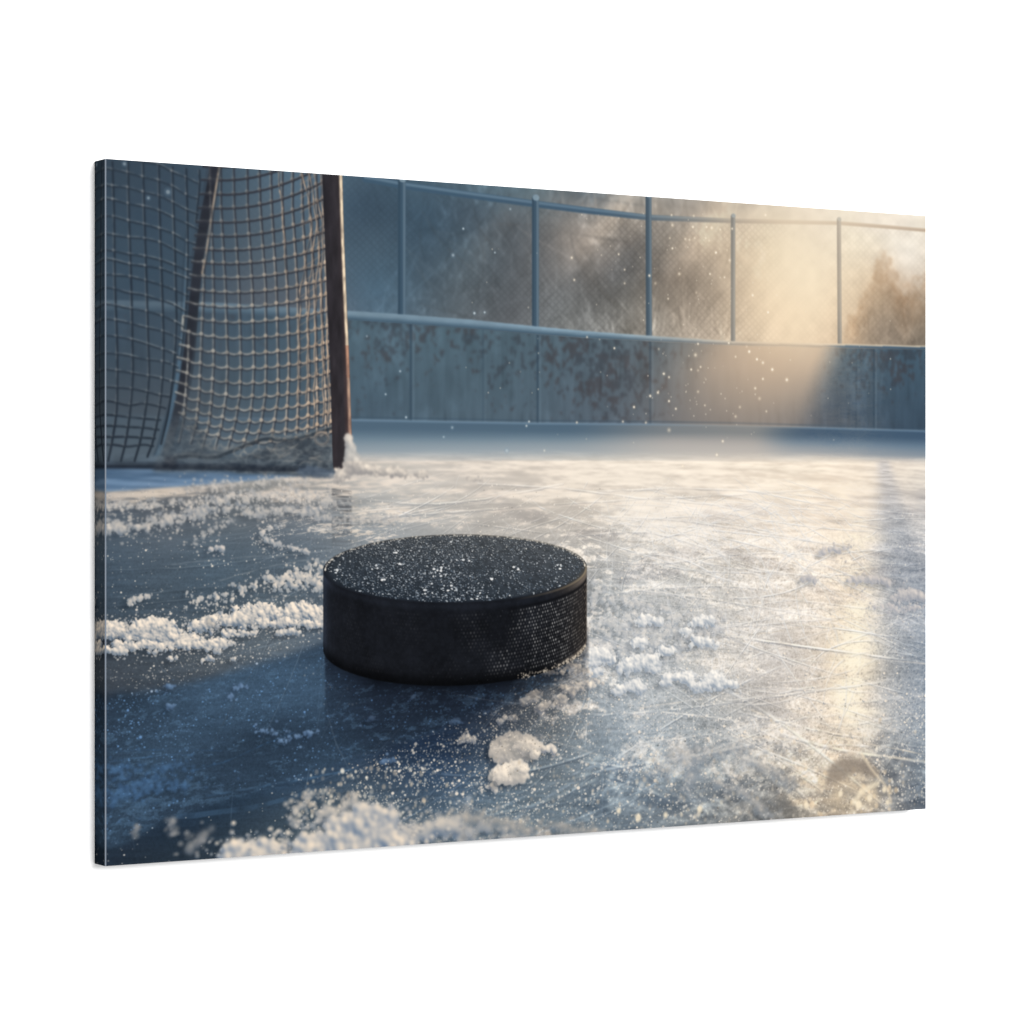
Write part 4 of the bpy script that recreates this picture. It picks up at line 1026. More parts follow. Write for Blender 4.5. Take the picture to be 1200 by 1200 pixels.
    dens = field([(130,620,.5),(250,690,.55),(200,630,.5),(320,640,.6),(200,660,.7),(350,700,.75),(300,775,1),(200,790,1),(140,740,.5),(250,850,.16),(150,900,.4),(200,880,.5),(400,850,.2),(520,850,.5),(560,880,.6),(600,850,.9),(640,850,1),
                  (680,820,1),(720,760,1),(760,720,.95),(820,760,.9),(880,790,.6),(720,650,.8),(800,660,.7),(900,680,.5),(980,700,.4),(1060,720,.5),(1060,830,.7),(960,850,.8),(860,860,.8),(760,870,.7),(700,900,.7),
                  (480,920,.8),(400,920,.9),(560,940,.6),(650,950,.55),(800,930,.6),(950,930,.6),(1060,920,.5),(500,600,.4),(350,600,.5),(150,980,.15),(300,900,.15)], 1)[..., 0]
    dens = np.clip(dens, 0.02, 1) * (0.25 + 1.3 * sstep(0.38, 0.62, 0.6 * mid + 0.4 * big)) 
    N = 34000
    gx_r = rs.rand(N) * W; gy_r = 452 + (H - 452) * rs.rand(N) ** 0.9
    xi = gx_r.astype(int); yi = np.minimum(gy_r.astype(int), H - 1)
    keep = rs.rand(N) < dens[yi, xi] * 0.75
    gx_r, gy_r, xi, yi = gx_r[keep], gy_r[keep], xi[keep], yi[keep]
    base = img[yi, xi]
    s_ = shm[yi, xi][:, None]
    tgt = mix(C(250, 238, 222)[None], C(112, 156, 204)[None], s_)
    br = rs.rand(len(xi))[:, None] ** 1.2
    colr = base + (tgt - base) * (0.25 + 0.65 * br)
    dark = (rs.rand(len(xi)) < 0.05)[:, None] & (s_ < 0.5)
    colr = np.where(dark, base * 0.74, colr)
    rad = (0.55 + 0.9 * rs.rand(len(xi)) ** 3) * np.interp(gy_r, [450, 640, 800, 1000], [0.7, 1.0, 1.25, 1.7])
    dots(img, gx_r, gy_r, rad, colr, 0.85, np.interp(800, [0, 1], [.6, .6]), 0.8)
    # bigger crumbs
    N = 420
    gx_r = rs.rand(N) * W; gy_r = 500 + 440 * rs.rand(N)
    xi = gx_r.astype(int); yi = gy_r.astype(int)
    keep = rs.rand(N) < dens[yi, xi] * 0.8
    gx_r, gy_r, xi, yi = gx_r[keep], gy_r[keep], xi[keep], yi[keep]
    s_ = shm[yi, xi][:, None]
    rad = np.interp(gy_r, [500, 700, 940], [1.2, 1.9, 2.6]) * (0.7 + 0.7 * rs.rand(len(xi)))
    dots(img, gx_r - rad * .4, gy_r + rad * .5, rad, mix(C(120, 130, 142)[None], C(60, 90, 128)[None], s_), 0.55, 0.9, 0.7)
    dots(img, gx_r, gy_r, rad * .9, mix(C(244, 230, 212)[None], C(110, 150, 196)[None], s_), 0.9, 0.8, 0.85)

    # ---- drifts and heaps of scraped snow -------------------------------------
    def scatter_heap(box, paths, lit, dark, defocus=0.0, lab_id=None, crisp=1.0, seed=1, opaque=1.0, light=(0.62, -0.66, 0.42), rough=0.5):
        r = np.random.RandomState(seed)
        jobs = [heap_along(r, PP(pts), n, spread, rise, rad) for pts, n, spread, rise, rad in paths]
        X = np.concatenate([j[0] for j in jobs]); Y = np.concatenate([j[1] for j in jobs])
        hp = Heap(X.min() - 45, Y.min() - 45, X.max() + 45, Y.max() + 45)
        for (pts, n, spread, rise, rad) in paths:
            c = smooth_curve(PP(pts), 10); k = r.randint(0, len(c), max(6, n // 4)); m_ = len(k)
            sx_ = c[k, 0] + r.randn(m_) * (spread * 1.1 + 6); sy_ = c[k, 1] + r.randn(m_) * (spread * 0.62 + 3) - rise * 0.15
            rr_ = (0.7 + 1.5 * r.rand(m_) ** 2.5) * (1 + defocus * .5)
            tone_ = r.rand(m_)[:, None]
            dots(img, sx_ - rr_ * .6, sy_ + rr_ * .7, rr_, np.asarray(dark) * .75, 0.35 * opaque, 0.8 + defocus, .7)
            dots(img, sx_, sy_, rr_, mix(np.asarray(dark)[None], np.asarray(lit)[None], 0.45 + 0.55 * tone_), (0.4 + 0.5 * r.rand(m_)) * opaque, 0.8 + defocus, .85)
        for j in jobs:
            hp.balls(*j)
        hp.paint(img, lit, dark, defocus, crisp=crisp, label=lab if lab_id is not None else None, lab=lab_id or 0, opaque=opaque, light=light, shade=0.24 * opaque, rough=rough)
    LIT, DRK = C(244, 229, 211), C(102, 118, 136)
    # far ridges at the left
    scatter_heap((112, 575, 470, 645), [([(112,620),(150,618),(190,613),(225,605),(250,598),(285,594)],780,16,7.0,2.72),([(112,596),(160,592),(185,590)],240,11,4.2,2.18),
                 ([(210,592),(260,586),(300,582),(350,582),(400,592)],780,19,5.6,2.18),([(230,570),(300,566),(360,562)],330,14,3.5,1.77),([(290,603),(330,598),(372,604)],390,15,4.9,2.31),
                 ([(372,608),(420,610),(470,606)],360,13,3.5,1.77),([(225,636),(240,628),(258,618),(275,610)],135,9,2.8,1.77)], C(232,219,204), C(122,132,144), 0.8, None, 0.8, 3, 0.85)
    scatter_heap((300, 605, 380, 660), [([(330,616),(312,621),(307,629),(318,637),(340,642),(362,648)],170,6,5,2.6)], C(226,214,202), C(112,126,140), 0.3, None, .9, 4)
    scatter_heap((240, 635, 270, 652), [([(248,647),(254,644),(262,647)],40,5,7,3)], C(230,216,204), C(112,126,140), 0.3, None, .9, 5)
    # scattered crumbs round the big heap at the left
    scatter_heap((140, 660, 385, 740), [([(222,706),(255,702),(290,690),(330,680),(384,672)],320,26,8,3.0),([(150,708),(165,702),(178,697)],70,6,6,2.6),([(325,690),(350,680),(384,690)],240,26,8,3.2)], C(236,222,206), C(124,136,148), 0.2, None, .9, 6, 0.9)
    for q_, n_, sp_, ri_, ra_ in (([(226,738),(245,731),(262,729)],640,15,9.8,3.26),([(258,728),(290,727),(315,722),(350,722),(382,726)],1600,18,19.7,3.26),([(300,732),(340,732),(382,734)],420,10,9.8,3.11),([(262,744),(285,743),(300,741)],150,6,6.6,2.66),([(325,744),(338,742),(352,743)],130,5,7.4,2.96)):
        scatter_heap(None, [(q_, n_, sp_, ri_, ra_)], LIT, DRK, 0.0, L_HEAP_B, 1.1, 7 + n_)
    for q_, n_, sp_, ri_, ra_ in (([(112,744),(130,739),(150,743)],800,17,18.0,3.4),([(150,745),(175,744),(200,748),(228,752)],1600,18,23.0,3.4),([(212,755),(240,757),(270,755)],420,11,13.1,3.26),([(135,757),(175,759),(205,760)],420,10,10.7,3.11),([(112,765),(130,763),(146,765)],240,7,9.8,3.26)):
        scatter_heap(None, [(q_, n_, sp_, ri_, ra_)], LIT, DRK, 0.0, L_HEAP_A, 1.1, 8 + n_)
    scatter_heap(None, [([(236,775),(244,772),(250,775)],40,4,8,3.2),([(268,773),(276,772)],16,3,4,2.6),([(198,772),(205,771)],16,3,4,2.6)], LIT, DRK, 0.0, None, 1, 88)
    # heaps at the puck's right
    wl, wd = C(253, 247, 238), C(150, 161, 174)
    scatter_heap((690, 690, 870, 830), [([(692,700),(740,712),(790,722),(850,728)],380,40,12,4.2),([(700,732),(740,740),(790,748),(840,742)],420,30,14,4.4),([(690,755),(750,765),(800,770)],320,26,12,4.2)], C(228,222,215), C(158,165,174), 0.3, None, 1, 9, 0.55)
    scatter_heap((685, 715, 870, 830), [([(748,730),(762,728),(776,731)],312,11,17.6,3.52),([(812,732),(824,728),(836,732)],292,10,15.5,3.52),([(800,742),(812,740)],175,10,11.6,3.1),([(812,755),(826,753),(838,757)],292,10,17.6,3.66),
                 ([(742,756),(756,754)],214,11,11.6,3.23),([(728,786),(748,780),(768,784)],643,13,25.2,3.94),([(692,776),(704,772),(716,778)],448,12,21.3,3.81),([(722,812),(738,806),(752,808)],507,11,23.4,3.81),
                 ([(818,808),(840,802),(860,804)],624,11,21.3,3.94),([(778,800),(796,794),(812,802)],448,11,21.3,3.81),([(690,790),(702,788)],234,11,11.6,3.1),([(770,766),(790,762)],234,11,9.7,3.23)], wl, wd, 0.1, L_CRUMB, 1.1, 10, 0.92)
    scatter_heap((890, 590, 1084, 735), [([(962,648),(975,645),(985,648)],70,4,8,3.4),([(988,643),(998,641)],50,3,7,3.2),([(940,682),(948,679),(956,682)],70,4,8,3.4),([(995,682),(1020,680),(1045,684)],220,7,8,3.8),([(1052,702),(1070,698),(1084,700)],260,11,14,4.4),([(1020,710),(1050,714),(1080,712)],150,10,5,3)],
                 C(222,212,204), C(150,154,164), 0.4, None, .9, 12, 0.85)
    # crumbs on the lit edge of the puck's shade
    wl2, wd2 = C(255, 240, 220), C(128, 134, 144)
    scatter_heap((530, 790, 705, 935), [([(636,790),(660,784),(690,790)],200,14,12,3.4),([(612,826),(622,820),(632,818)],140,9,16,4.6),([(630,832),(646,826),(662,820)],170,10,10,3.6),([(588,846),(596,842),(604,842)],80,6,9,3.8),
                 ([(536,870),(546,866),(555,868)],90,6,9,3.8),([(634,882),(642,878),(650,882)],70,5,8,3.8),([(565,926),(572,922),(580,926)],50,4,8,4),([(660,810),(680,806),(700,800)],180,14,8,3.4)], wl2, wd2, 0.2, None, 1, 13)
    def lump(cx_, cy_, wx_, hy_, n, rad, lit, dark, defocus, lab_id, seed, squash=1.0):
        r = np.random.RandomState(seed); u, v = P(cx_, cy_)
        th_ = r.rand(n) * 2 * math.pi; q_ = np.sqrt(r.rand(n))
        bump = 0.72 + 0.5 * fbm(th_ * 1.6 + seed, th_ * 0, 71, 3)
        x = u + wx_ * q_ * np.cos(th_) * bump; y = v + hy_ * q_ * np.where(np.sin(th_) > 0, 0.45, 1.0) * np.sin(th_) * bump
        hp = Heap(x.min() - 40, y.min() - 40, x.max() + 40, y.max() + 40)
        hp.balls(x, y, 8 * (1 - q_ * q_) + (y - v) * .25, rad * (.4 + 1.1 * r.rand(n) ** 2), r.rand(n))
        hp.paint(img, lit, dark, defocus, label=lab if lab_id else None, lab=lab_id or 0, shade=.25, rough=.8)
    for cx_, cy_, wx_, hy_, n, rad in ((590, 882, 24, 15, 200, 3.3), (603, 881, 44, 30, 800, 3.6), (618, 876, 26, 20, 300, 3.4), (627, 884, 10, 8, 40, 3)):
        lump(cx_, cy_, wx_, hy_, n, rad, wl2, C(172, 168, 164), .5, L_CRUMB + 1, int(cx_))
    for cx_, cy_, wx_, hy_, n, rad in ((590, 911, 24, 20, 260, 3.4), (600, 910, 30, 22, 400, 3.6), (612, 902, 12, 10, 60, 3.2)):
        lump(cx_, cy_, wx_, hy_, n, rad, wl2, C(172, 168, 164), .6, L_CRUMB + 1, int(cx_) + 1)
    # bits lying in the puck's shade
    scatter_heap((190, 795, 640, 900), [([(196,829),(204,828)],16,3,6,3),([(196,806),(203,805)],12,3,6,3),([(275,807),(284,804),(292,806)],26,4,4,2.4),([(268,818),(274,817)],10,2,5,2.6),([(430,844),(438,842)],22,4,3,2.6),
                 ([(528,847),(535,844),(541,847)],36,4,6,3),([(568,836),(574,834)],22,3,5,2.6),([(480,820),(485,818)],16,3,5,2.6),([(445,894),(455,891),(466,892)],50,5,4,2.6),([(325,870),(350,862),(370,858)],80,9,4,2.4),([(300,856),(325,858)],50,7,3,2.2)],
                 C(118,146,178), C(58,80,108), 0.4, None, .9, 15)
    # low frost fans at the far left bottom
    scatter_heap((112, 880, 260, 985), [([(130,900),(150,908),(180,905),(225,895)],160,26,6,2.6),([(124,935),(160,925),(210,918)],240,26,6,3.2)], C(84,124,168), C(50,76,108), 1.2, None, .7, 16, 0.6)

    # ---- puck's mirror image in the wet ice -----------------------------------
    r0 = PP([(381, 745), (381, 905), (690, 888), (690, 735)])
    rm = poly_mask(r0)
    yb = np.interp(XX[0], P([380, 440, 520, 600, 650, 690], [757, 797, 804, 797, 776, 742])[0], P([380, 440, 520, 600, 650, 690], [757, 797, 804, 797, 776, 742])[1])[None, :].astype(np.float32)
    dep = (YY - yb)
    fade = np.clip(1 - dep / 135.0, 0, 1) ** 0.9 * (dep > -12)
    sidefade = mix(1.0, 0.62, sstep(P(560, 800)[0], P(690, 800)[0], XX))
    over(img, mix(C(24, 30, 42), C(44, 44, 48), sstep(P(560, 820)[0], P(660, 820)[0], XX)[..., None]) * (1 + 0.7 * grain2 + 0.25 * strk)[..., None], blur(rm, 1.4) * fade * sidefade * (0.86 - 0.34 * bfr - 0.25 * frost * (1 - shm)))
    N = 800
    ex = P(380, 800)[0] + rs.rand(N) * (P(690, 800)[0] - P(380, 800)[0]); ey = np.interp(ex, XX[0], yb[0]) + 4 + rs.rand(N) ** 0.8 * 150
    ey = np.minimum(ey, H - 2)
    s_ = shm[ey.astype(int), ex.astype(int)][:, None]
    lit_ = mix(C(236, 222, 204)[None], C(78, 112, 152)[None], s_) * (0.55 + 0.5 * rs.rand(N)[:, None])
    dots(img, ex, ey, 0.6 + 1.1 * rs.rand(N) ** 2, lit_, np.clip(0.25 + 0.6 * rs.rand(N) + 0.25 * (1 - s_[:, 0]), 0, 0.9), 0.6, 0.8)
    # contact shade
    over(img, C(12, 15, 21), np.exp(-np.maximum(dep, 0) / 11.0) * (dep > -30) * rm * 0.85 * (XX < P(686, 745)[0]))

    paint_goal(img, lab, bg)
    paint_puck(img, lab)

    # ---- near grains and clumps, thrown out of focus ---------------------------
    def bokeh(n, box, rlo, rhi, cols, seed, al=0.75):
        r = np.random.RandomState(seed)
        x = box[0] + r.rand(n) * (box[2] - box[0]); y = box[1] + r.rand(n) * (box[3] - box[1])
        u, w_ = P(x, y)
        rr = rlo + (rhi - rlo) * r.rand(n) ** 2
        c = np.array([cols[i] for i in r.randint(0, len(cols), n)])
        dots(img, u, w_, rr, c * (0.8 + 0.25 * r.rand(n)[:, None]), al * (0.35 + 0.65 * r.rand(n)), 1.5, 1.15)
    WARM = [C(244, 224, 196), C(226, 208, 186), C(255, 244, 224), C(200, 190, 178)]
    # band of glittering grains along the shade's edge
    r = np.random.RandomState(77)
    n = 330
    t = r.rand(n); ex = 420 + 240 * t + r.randn(n) * 9; ey = 905 - 92 * t + r.rand(n) * 28 + r.randn(n) * 3
    u, w_ = P(ex, ey)
    dots(img, u, w_, 0.7 + 1.5 * r.rand(n) ** 3 * (1.25 - t), C(250, 236, 214), 0.2 + 0.6 * r.rand(n) ** 1.5, 0.9, 1.05)
    bokeh(110, (360, 900, 500, 955), 1.4, 3.6, WARM, 70, 0.8)
    bokeh(60, (340, 925, 420, 960), 2.2, 4.6, WARM, 71, 0.7)
    bokeh(150, (480, 890, 740, 975), 1.0, 3.0, WARM, 72, 0.6)
    bokeh(230, (740, 880, 980, 965), 1.2, 3.6, WARM, 73, 0.55)
    bokeh(130, (900, 840, 1084, 945), 1.0, 3.4, WARM, 74, 0.65)
    bokeh(34, (935, 900, 1050, 955), 3, 5.5, [C(255, 232, 196), C(250, 222, 184)], 75, 0.6)
    # dark lens of clear ice with a glowing rim at the right bottom
    q = smooth_curve(PP([(968, 918), (972, 898), (992, 888), (1016, 892), (1030, 905), (1024, 912), (1004, 906), (985, 916)]), 6)
    over(img, C(138, 126, 114), blur(poly_mask(q), 4.0) * 0.75)
    q = smooth_curve(PP([(966, 945), (980, 918), (1006, 906), (1026, 914), (1040, 938), (1020, 948)]), 6)
    over(img, C(246, 222, 186), blur(poly_mask(q), 6.0) * 0.42 * np.clip(2.2 * (fbm(XX / 18, YY / 16, 631, 3) - 0.2), 0, 1))
    stroke(img, smooth_curve(PP([(1000, 940), (1010, 928), (1028, 918)]), 8), 9, C(252, 236, 206), 0.6, 3)
    stroke(img, smooth_curve(PP([(1010, 884), (1022, 902), (1038, 922), (1044, 940)]), 8), 5, C(250, 230, 198), 0.55, 2.4)
    for (x, y, rr) in [(1019, 935, 5.5), (1006, 943, 6.5), (1036, 925, 4.5), (945, 944, 5), (1040, 940, 4), (985, 930, 4.5), (748, 958, 5.5), (725, 950, 4), (820, 948, 5), (780, 955, 4)]:
        u, w_ = P(x, y); dots(img, [u], [w_], rr, C(255, 238, 208), 0.8, 2.2, 1.15)
    # slush wedges in the lower middle
    sl_l, sl_d = C(214, 204, 192), C(104, 120, 138)
    scatter_heap((760, 870, 1000, 965), [([(770,910),(795,896),(830,885),(870,880)],300,26,12,4.2),([(800,880),(812,900),(806,930)],170,12,10,4.4),([(838,915),(862,928),(888,946),(900,960)],220,14,8,4.6),([(868,890),(900,902),(930,922)],200,14,8,4.2)], sl_l, sl_d, 2.2, None, .6, 18, 0.55)
    scatter_heap((480, 940, 1000, 1010), [([(540,962),(580,968),(640,982)],320,16,10,5),([(645,968),(690,978),(720,985)],150,12,8,4.4)], C(196,184,170), C(86,104,122), 2.6, None, .6, 19, 0.8)
    # the front drift
    fl, fd = C(244, 226, 204), C(96, 118, 146)
    scatter_heap(None, [([(214,1004),(226,994),(238,984),(246,972)],60,7,6,4.6),([(158,975),(162,972)],6,2,2,4.4),([(201,976),(204,974)],8,2,4,4.2),([(202,968),(203,962)],8,2,4,4.2)], C(196,186,174), C(110,118,130), 2.6, None, .5, 20, 0.7)
    scatter_heap(None, [([(345,952),(352,945),(360,940)],60,8,12,4.4),([(360,936),(367,931)],26,5,7.4,2.96),([(372,956),(396,950),(420,946)],120,12,16,4.4),([(342,966),(352,962)],40,7,8,4.2)], C(240,222,200), C(120,130,142), 2.2, None, .6, 21, 0.9)
    scatter_heap(None, [([(478,985),(500,977),(522,974),(545,980)],380,15,26,5.4),([(440,985),(462,977),(482,980)],260,14,24,5.4)], C(232,216,196), C(100,118,140), 2.8, L_HEAP_C + 100, .6, 22)
    scatter_heap(None, [([(545,975),(580,972),(606,976)],90,8,8,4),([(560,990),(600,984),(636,984)],160,9,8,4.4)], C(214,202,188), C(100,118,140), 2.6, None, .6, 25, .7)
    scatter_heap(None, [([(270,1006),(285,1001),(303,1000)],420,18,34,5.6),([(300,1004),(318,998),(332,1000)],360,16,26,5.4)], fl, fd, 2.1, L_HEAP_C, .9, 23)
    scatter_heap(None, [([(350,1002),(372,994),(388,992)],700,24,46,5.8),([(390,994),(415,988),(445,990),(472,990)],1500,28,58,6.0)], fl, fd, 2.1, L_HEAP_C, .9, 24)
    lab[lab == L_HEAP_C + 100] = L_HEAP_C

    # ---- the low sun's haze in the air before the fence ------------------------
    def haze(cx_, cy_, rx_, ry_, col, al):
        u, v = P(cx_, cy_)
        g = np.exp(-((XX - u) / rx_) ** 2 - ((YY - v) / ry_) ** 2) * al
        keep = (lab != L_NET) & (lab != L_GPOST) & (lab != L_GBAR) & (YY < Ed + 10)
        g = g * blur(keep.astype(np.float32), 1.0)
        over(img, np.broadcast_to(col, img.shape), g.astype(np.float32))
    haze(935, 325, 90, 105, C(246, 231, 204), 0.80)
    haze(915, 372, 95, 70, C(240, 214, 180), 0.45)
    haze(985, 250, 190, 60, C(240, 226, 202), 0.40)
    haze(890, 300, 150, 120, C(222, 200, 170), 0.26)
    haze(900, 440, 90, 62, C(206, 180, 152), 0.34)
    haze(870, 470, 110, 60, C(190, 170, 148), 0.26)
    haze(840, 529, 330, 17, C(196, 188, 180), 0.6)
    haze(560, 530, 330, 17, C(158, 168, 174), 0.55)
    # ---- ice dust drifting in the light -----------------------------------------
    SP = [(531,299,3.2),(543,268,2.2),(598,245,2.2),(580,296,1.6),(670,302,2.4),(673,328,2),(725,298,1.7),(732,316,1.7),(732,332,1.7),(146,192,3.4),(197,225,4.5),(174,232,3),(787,252,2),(788,264,2.6),(812,266,2),(813,253,1.8),(897,252,2.6),
          (834,267,3),(828,266,2),(844,269,1.8),(858,268,2),(803,280,2),(808,281,2.2),(814,279,2),(827,279,2),(831,282,2),(785,279,1.8),(788,291,1.9),(839,296,2.6),(855,305,2.6),(852,293,1.6),(796,321,3),(832,321,2),(761,323,2.4),(768,332,2.4),
          (849,325,1.8),(816,343,2),(783,350,1.7),(882,346,2.6),(900,366,2.4),(815,416,3.2),(818,403,2),(854,402,2),(878,412,3),(875,406,1.8),(862,418,1.8),(887,421,2.6),(894,425,3),(905,433,3.2),(922,445,3.4),(894,444,2.2),(885,455,2.4),(890,467,2.8),
          (867,477,2.2),(862,488,2.4),(898,482,1.8),(810,433,2),(821,430,1.8),(778,438,2.4),(784,442,2),(771,460,2.6),(762,464,2.6),(743,477,2.4),(784,470,2.2),(792,479,2),(818,459,2.2),(826,475,1.6),(784,504,3.2),(847,517,2.4),(840,533,2.4),(818,434,1.8),
          (530,501,2.8),(520,512,2),(594,528,3.6),(617,499,2),(676,495,2),(476,489,2.4),(469,435,2.2),(452,462,2),(556,367,2.6),(568,366,2),(430,394,2),(620,494,2),(730,494,2),(757,495,2),(638,528,2),(800,546,2),(720,408,2),(688,395,1.8),(772,409,1.8)]
    a = np.array(SP); u, w_ = P(a[:, 0], a[:, 1])
    warmth = sstep(650, 800, u)[:, None]
    dots(img, u, w_, a[:, 2] * 1.35, mix(C(120, 150, 172)[None], C(240, 216, 184)[None], warmth), 0.2, 1.6, 1.0)
    dots(img, u, w_, a[:, 2] * 0.68, mix(C(196, 206, 210)[None], C(255, 244, 224)[None], warmth), np.where(a[:, 0] < 300, 0.4, 0.25 + 0.7 * np.random.RandomState(5).rand(len(a)) ** .7), 1.2, 0.95)
    r = np.random.RandomState(88)
    n = 170
    ux_ = np.where(r.rand(n) < 0.6, 815 + r.randn(n) * 45, 540 + r.rand(n) * 520); uy_ = 250 + r.rand(n) * 270
    u, w_ = P(ux_, uy_); ok = w_ > 6
    dots(img, u[ok], w_[ok], (0.7 + 0.7 * r.rand(n))[ok], C(238, 226, 206), (0.18 + 0.4 * r.rand(n))[ok], 0.9)
    return np.clip(img, 0, 1), lab
WORLD, LAMP = 0.95, 1050.0
# ---------------------------------------------------------------------------
# 2. THE PLACE: a stretched canvas print hanging on a white wall
# ---------------------------------------------------------------------------
import bpy

SC = bpy.context.scene
COL = SC.collection
CH = 0.508                       # canvas height (m), a 20 x 30 inch print
CW = CH * 1.5
CT = 0.0187                      # depth of the stretcher
XL, XR = -CW / 2, CW / 2
ZC = 1.5
ZB, ZT = ZC - CH / 2, ZC + CH / 2
YB = -0.0004                     # back of the canvas, on the wall
YF = YB - CT                     # front face
CHF = 0.0008                     # fold strip at the left edge, carries a painted highlight
INK = 0.425
INK = 0.425

def tag(o, label=None, category=None, kind=None, group=None):
    if label: o['label'] = label
    if category: o['category'] = category
    if kind: o['kind'] = kind
    if group: o['group'] = group
    return o

def mesh_object(name, verts, faces, mat, parent=None, uvs=None, smooth=False):
    me = bpy.data.meshes.new(name)
    me.from_pydata([tuple(v) for v in verts], [], faces)
    if uvs is not None:
        lay = me.uv_layers.new(name='print')
        lay.data.foreach_set('uv', np.asarray(uvs, np.float32).ravel())
    me.materials.append(mat)
    me.update()
    o = bpy.data.objects.new(name, me)
    COL.objects.link(o)
    if parent is not None:
        o.parent = parent
    return o

def new_material(name):
    m = bpy.data.materials.new(name); m.use_nodes = True
    return m, m.node_tree.nodes, m.node_tree.links, m.node_tree.nodes['Principled BSDF']

picture, areas = paint_picture()

# ink on canvas: the computed print, on a matt woven ground
px = np.ones((H, W, 4), np.float32); px[..., :3] = picture
image = bpy.data.images.new('print_ink', W, H, alpha=False)
image.pixels.foreach_set(px[::-1].ravel())
image.update(); image.pack()

def ink_material(name, gain):
    m, n, l, b = new_material(name)
    uv = n.new('ShaderNodeUVMap'); uv.uv_map = 'print'
    tex = n.new('ShaderNodeTexImage'); tex.image = image; tex.extension = 'EXTEND'; tex.interpolation = 'Cubic'
    l.new(uv.outputs['UV'], tex.inputs['Vector'])
    mul = n.new('ShaderNodeVectorMath'); mul.operation = 'SCALE'; mul.inputs['Scale'].default_value = gain
    l.new(tex.outputs['Color'], mul.inputs[0])
    l.new(mul.outputs[0], b.inputs['Base Color'])
    b.inputs['Roughness'].default_value = 0.85
    b.inputs['Specular IOR Level'].default_value = 0.0
    # canvas weave, a thread every 0.6 mm
    co = n.new('ShaderNodeTexCoord')
    wv = []
    for axis in ('X', 'Z'):
        w = n.new('ShaderNodeTexWave'); w.wave_type = 'BANDS'; w.bands_direction = axis
        w.inputs['Scale'].default_value = 520; w.inputs['Distortion'].default_value = 1.0; w.inputs['Detail'].default_value = 1
        l.new(co.outputs['Object'], w.inputs['Vector']); wv.append(w)
    add = n.new('ShaderNodeMath'); add.operation = 'ADD'
    l.new(wv[0].outputs['Fac'], add.inputs[0]); l.new(wv[1].outputs['Fac'], add.inputs[1])
    bp = n.new('ShaderNodeBump'); bp.inputs['Strength'].default_value = 0.04; bp.inputs['Distance'].default_value = 0.0001
    l.new(add.outputs[0], bp.inputs['Height']); l.new(bp.outputs['Normal'], b.inputs['Normal'])
    return m

M_INK = ink_material('printed_canvas', INK)
M_WRAP = ink_material('printed_canvas_shaded_wrap', INK * 0.62)      # same print, darkened: the shade of the wrapped sides put into its colour

m, n, l, b = new_material('fold_highlight'); M_FOLD = m  # pale grey that paints the highlight along the left fold
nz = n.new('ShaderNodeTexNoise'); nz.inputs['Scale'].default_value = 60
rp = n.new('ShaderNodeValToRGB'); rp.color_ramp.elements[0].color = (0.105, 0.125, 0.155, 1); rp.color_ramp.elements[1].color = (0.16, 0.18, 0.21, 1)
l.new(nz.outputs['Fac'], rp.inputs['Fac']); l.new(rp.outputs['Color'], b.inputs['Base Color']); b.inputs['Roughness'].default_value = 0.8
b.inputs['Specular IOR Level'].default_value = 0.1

m, n, l, b = new_material('white_wall_paint'); M_WALL = m
nz = n.new('ShaderNodeTexNoise'); nz.inputs['Scale'].default_value = 180; nz.inputs['Detail'].default_value = 4
bp = n.new('ShaderNodeBump'); bp.inputs['Strength'].default_value = 0.03; bp.inputs['Distance'].default_value = 0.0005
l.new(nz.outputs['Fac'], bp.inputs['Height']); l.new(bp.outputs['Normal'], b.inputs['Normal'])
b.inputs['Base Color'].default_value = (0.9, 0.9, 0.9, 1); b.inputs['Roughness'].default_value = 0.9; b.inputs['Specular IOR Level'].default_value = 0.0

m, n, l, b = new_material('pine_wood'); M_WOOD = m
wv = n.new('ShaderNodeTexWave'); wv.inputs['Scale'].default_value = 18; wv.inputs['Distortion'].default_value = 5
rp = n.new('ShaderNodeValToRGB'); rp.color_ramp.elements[0].color = (0.42, 0.28, 0.15, 1); rp.color_ramp.elements[1].color = (0.55, 0.40, 0.24, 1)
l.new(wv.outputs['Fac'], rp.inputs['Fac']); l.new(rp.outputs['Color'], b.inputs['Base Color'])

# the white wall
def box(name, x0, y0, z0, x1, y1, z1, mat, parent=None):
    v = [(x, y, z) for z in (z0, z1) for y in (y0, y1) for x in (x0, x1)]
    f = [(0, 2, 3, 1), (4, 5, 7, 6), (0, 1, 5, 4), (1, 3, 7, 5), (3, 2, 6, 7), (2, 0, 4, 6)]
    return mesh_object(name, v, f, mat, parent)
wall = box('wall', -6.0, 0.0, -1.5, 7.0, 0.12, 4.5, M_WALL)
tag(wall, kind='structure')

# the canvas: an empty that carries its parts
canvas = bpy.data.objects.new('canvas_print', None); COL.objects.link(canvas)
canvas.location = (0, 0, 0)
tag(canvas, 'wide stretched canvas print of a black hockey puck on frosty ice, hung on white wall', 'canvas print')

# --- front face, cut along the outlines of what is printed on it ----------
GX, GY = 750, 500
cells = areas[1::2, 1::2]
gx = np.linspace(XL, XR, GX + 1); gx[gx < XL + CHF] = XL + CHF
gx[0] = XL + CHF
gu = np.linspace(0, 1, GX + 1)
gz = np.linspace(ZT, ZB, GY + 1); gv = np.linspace(1, 0, GY + 1)

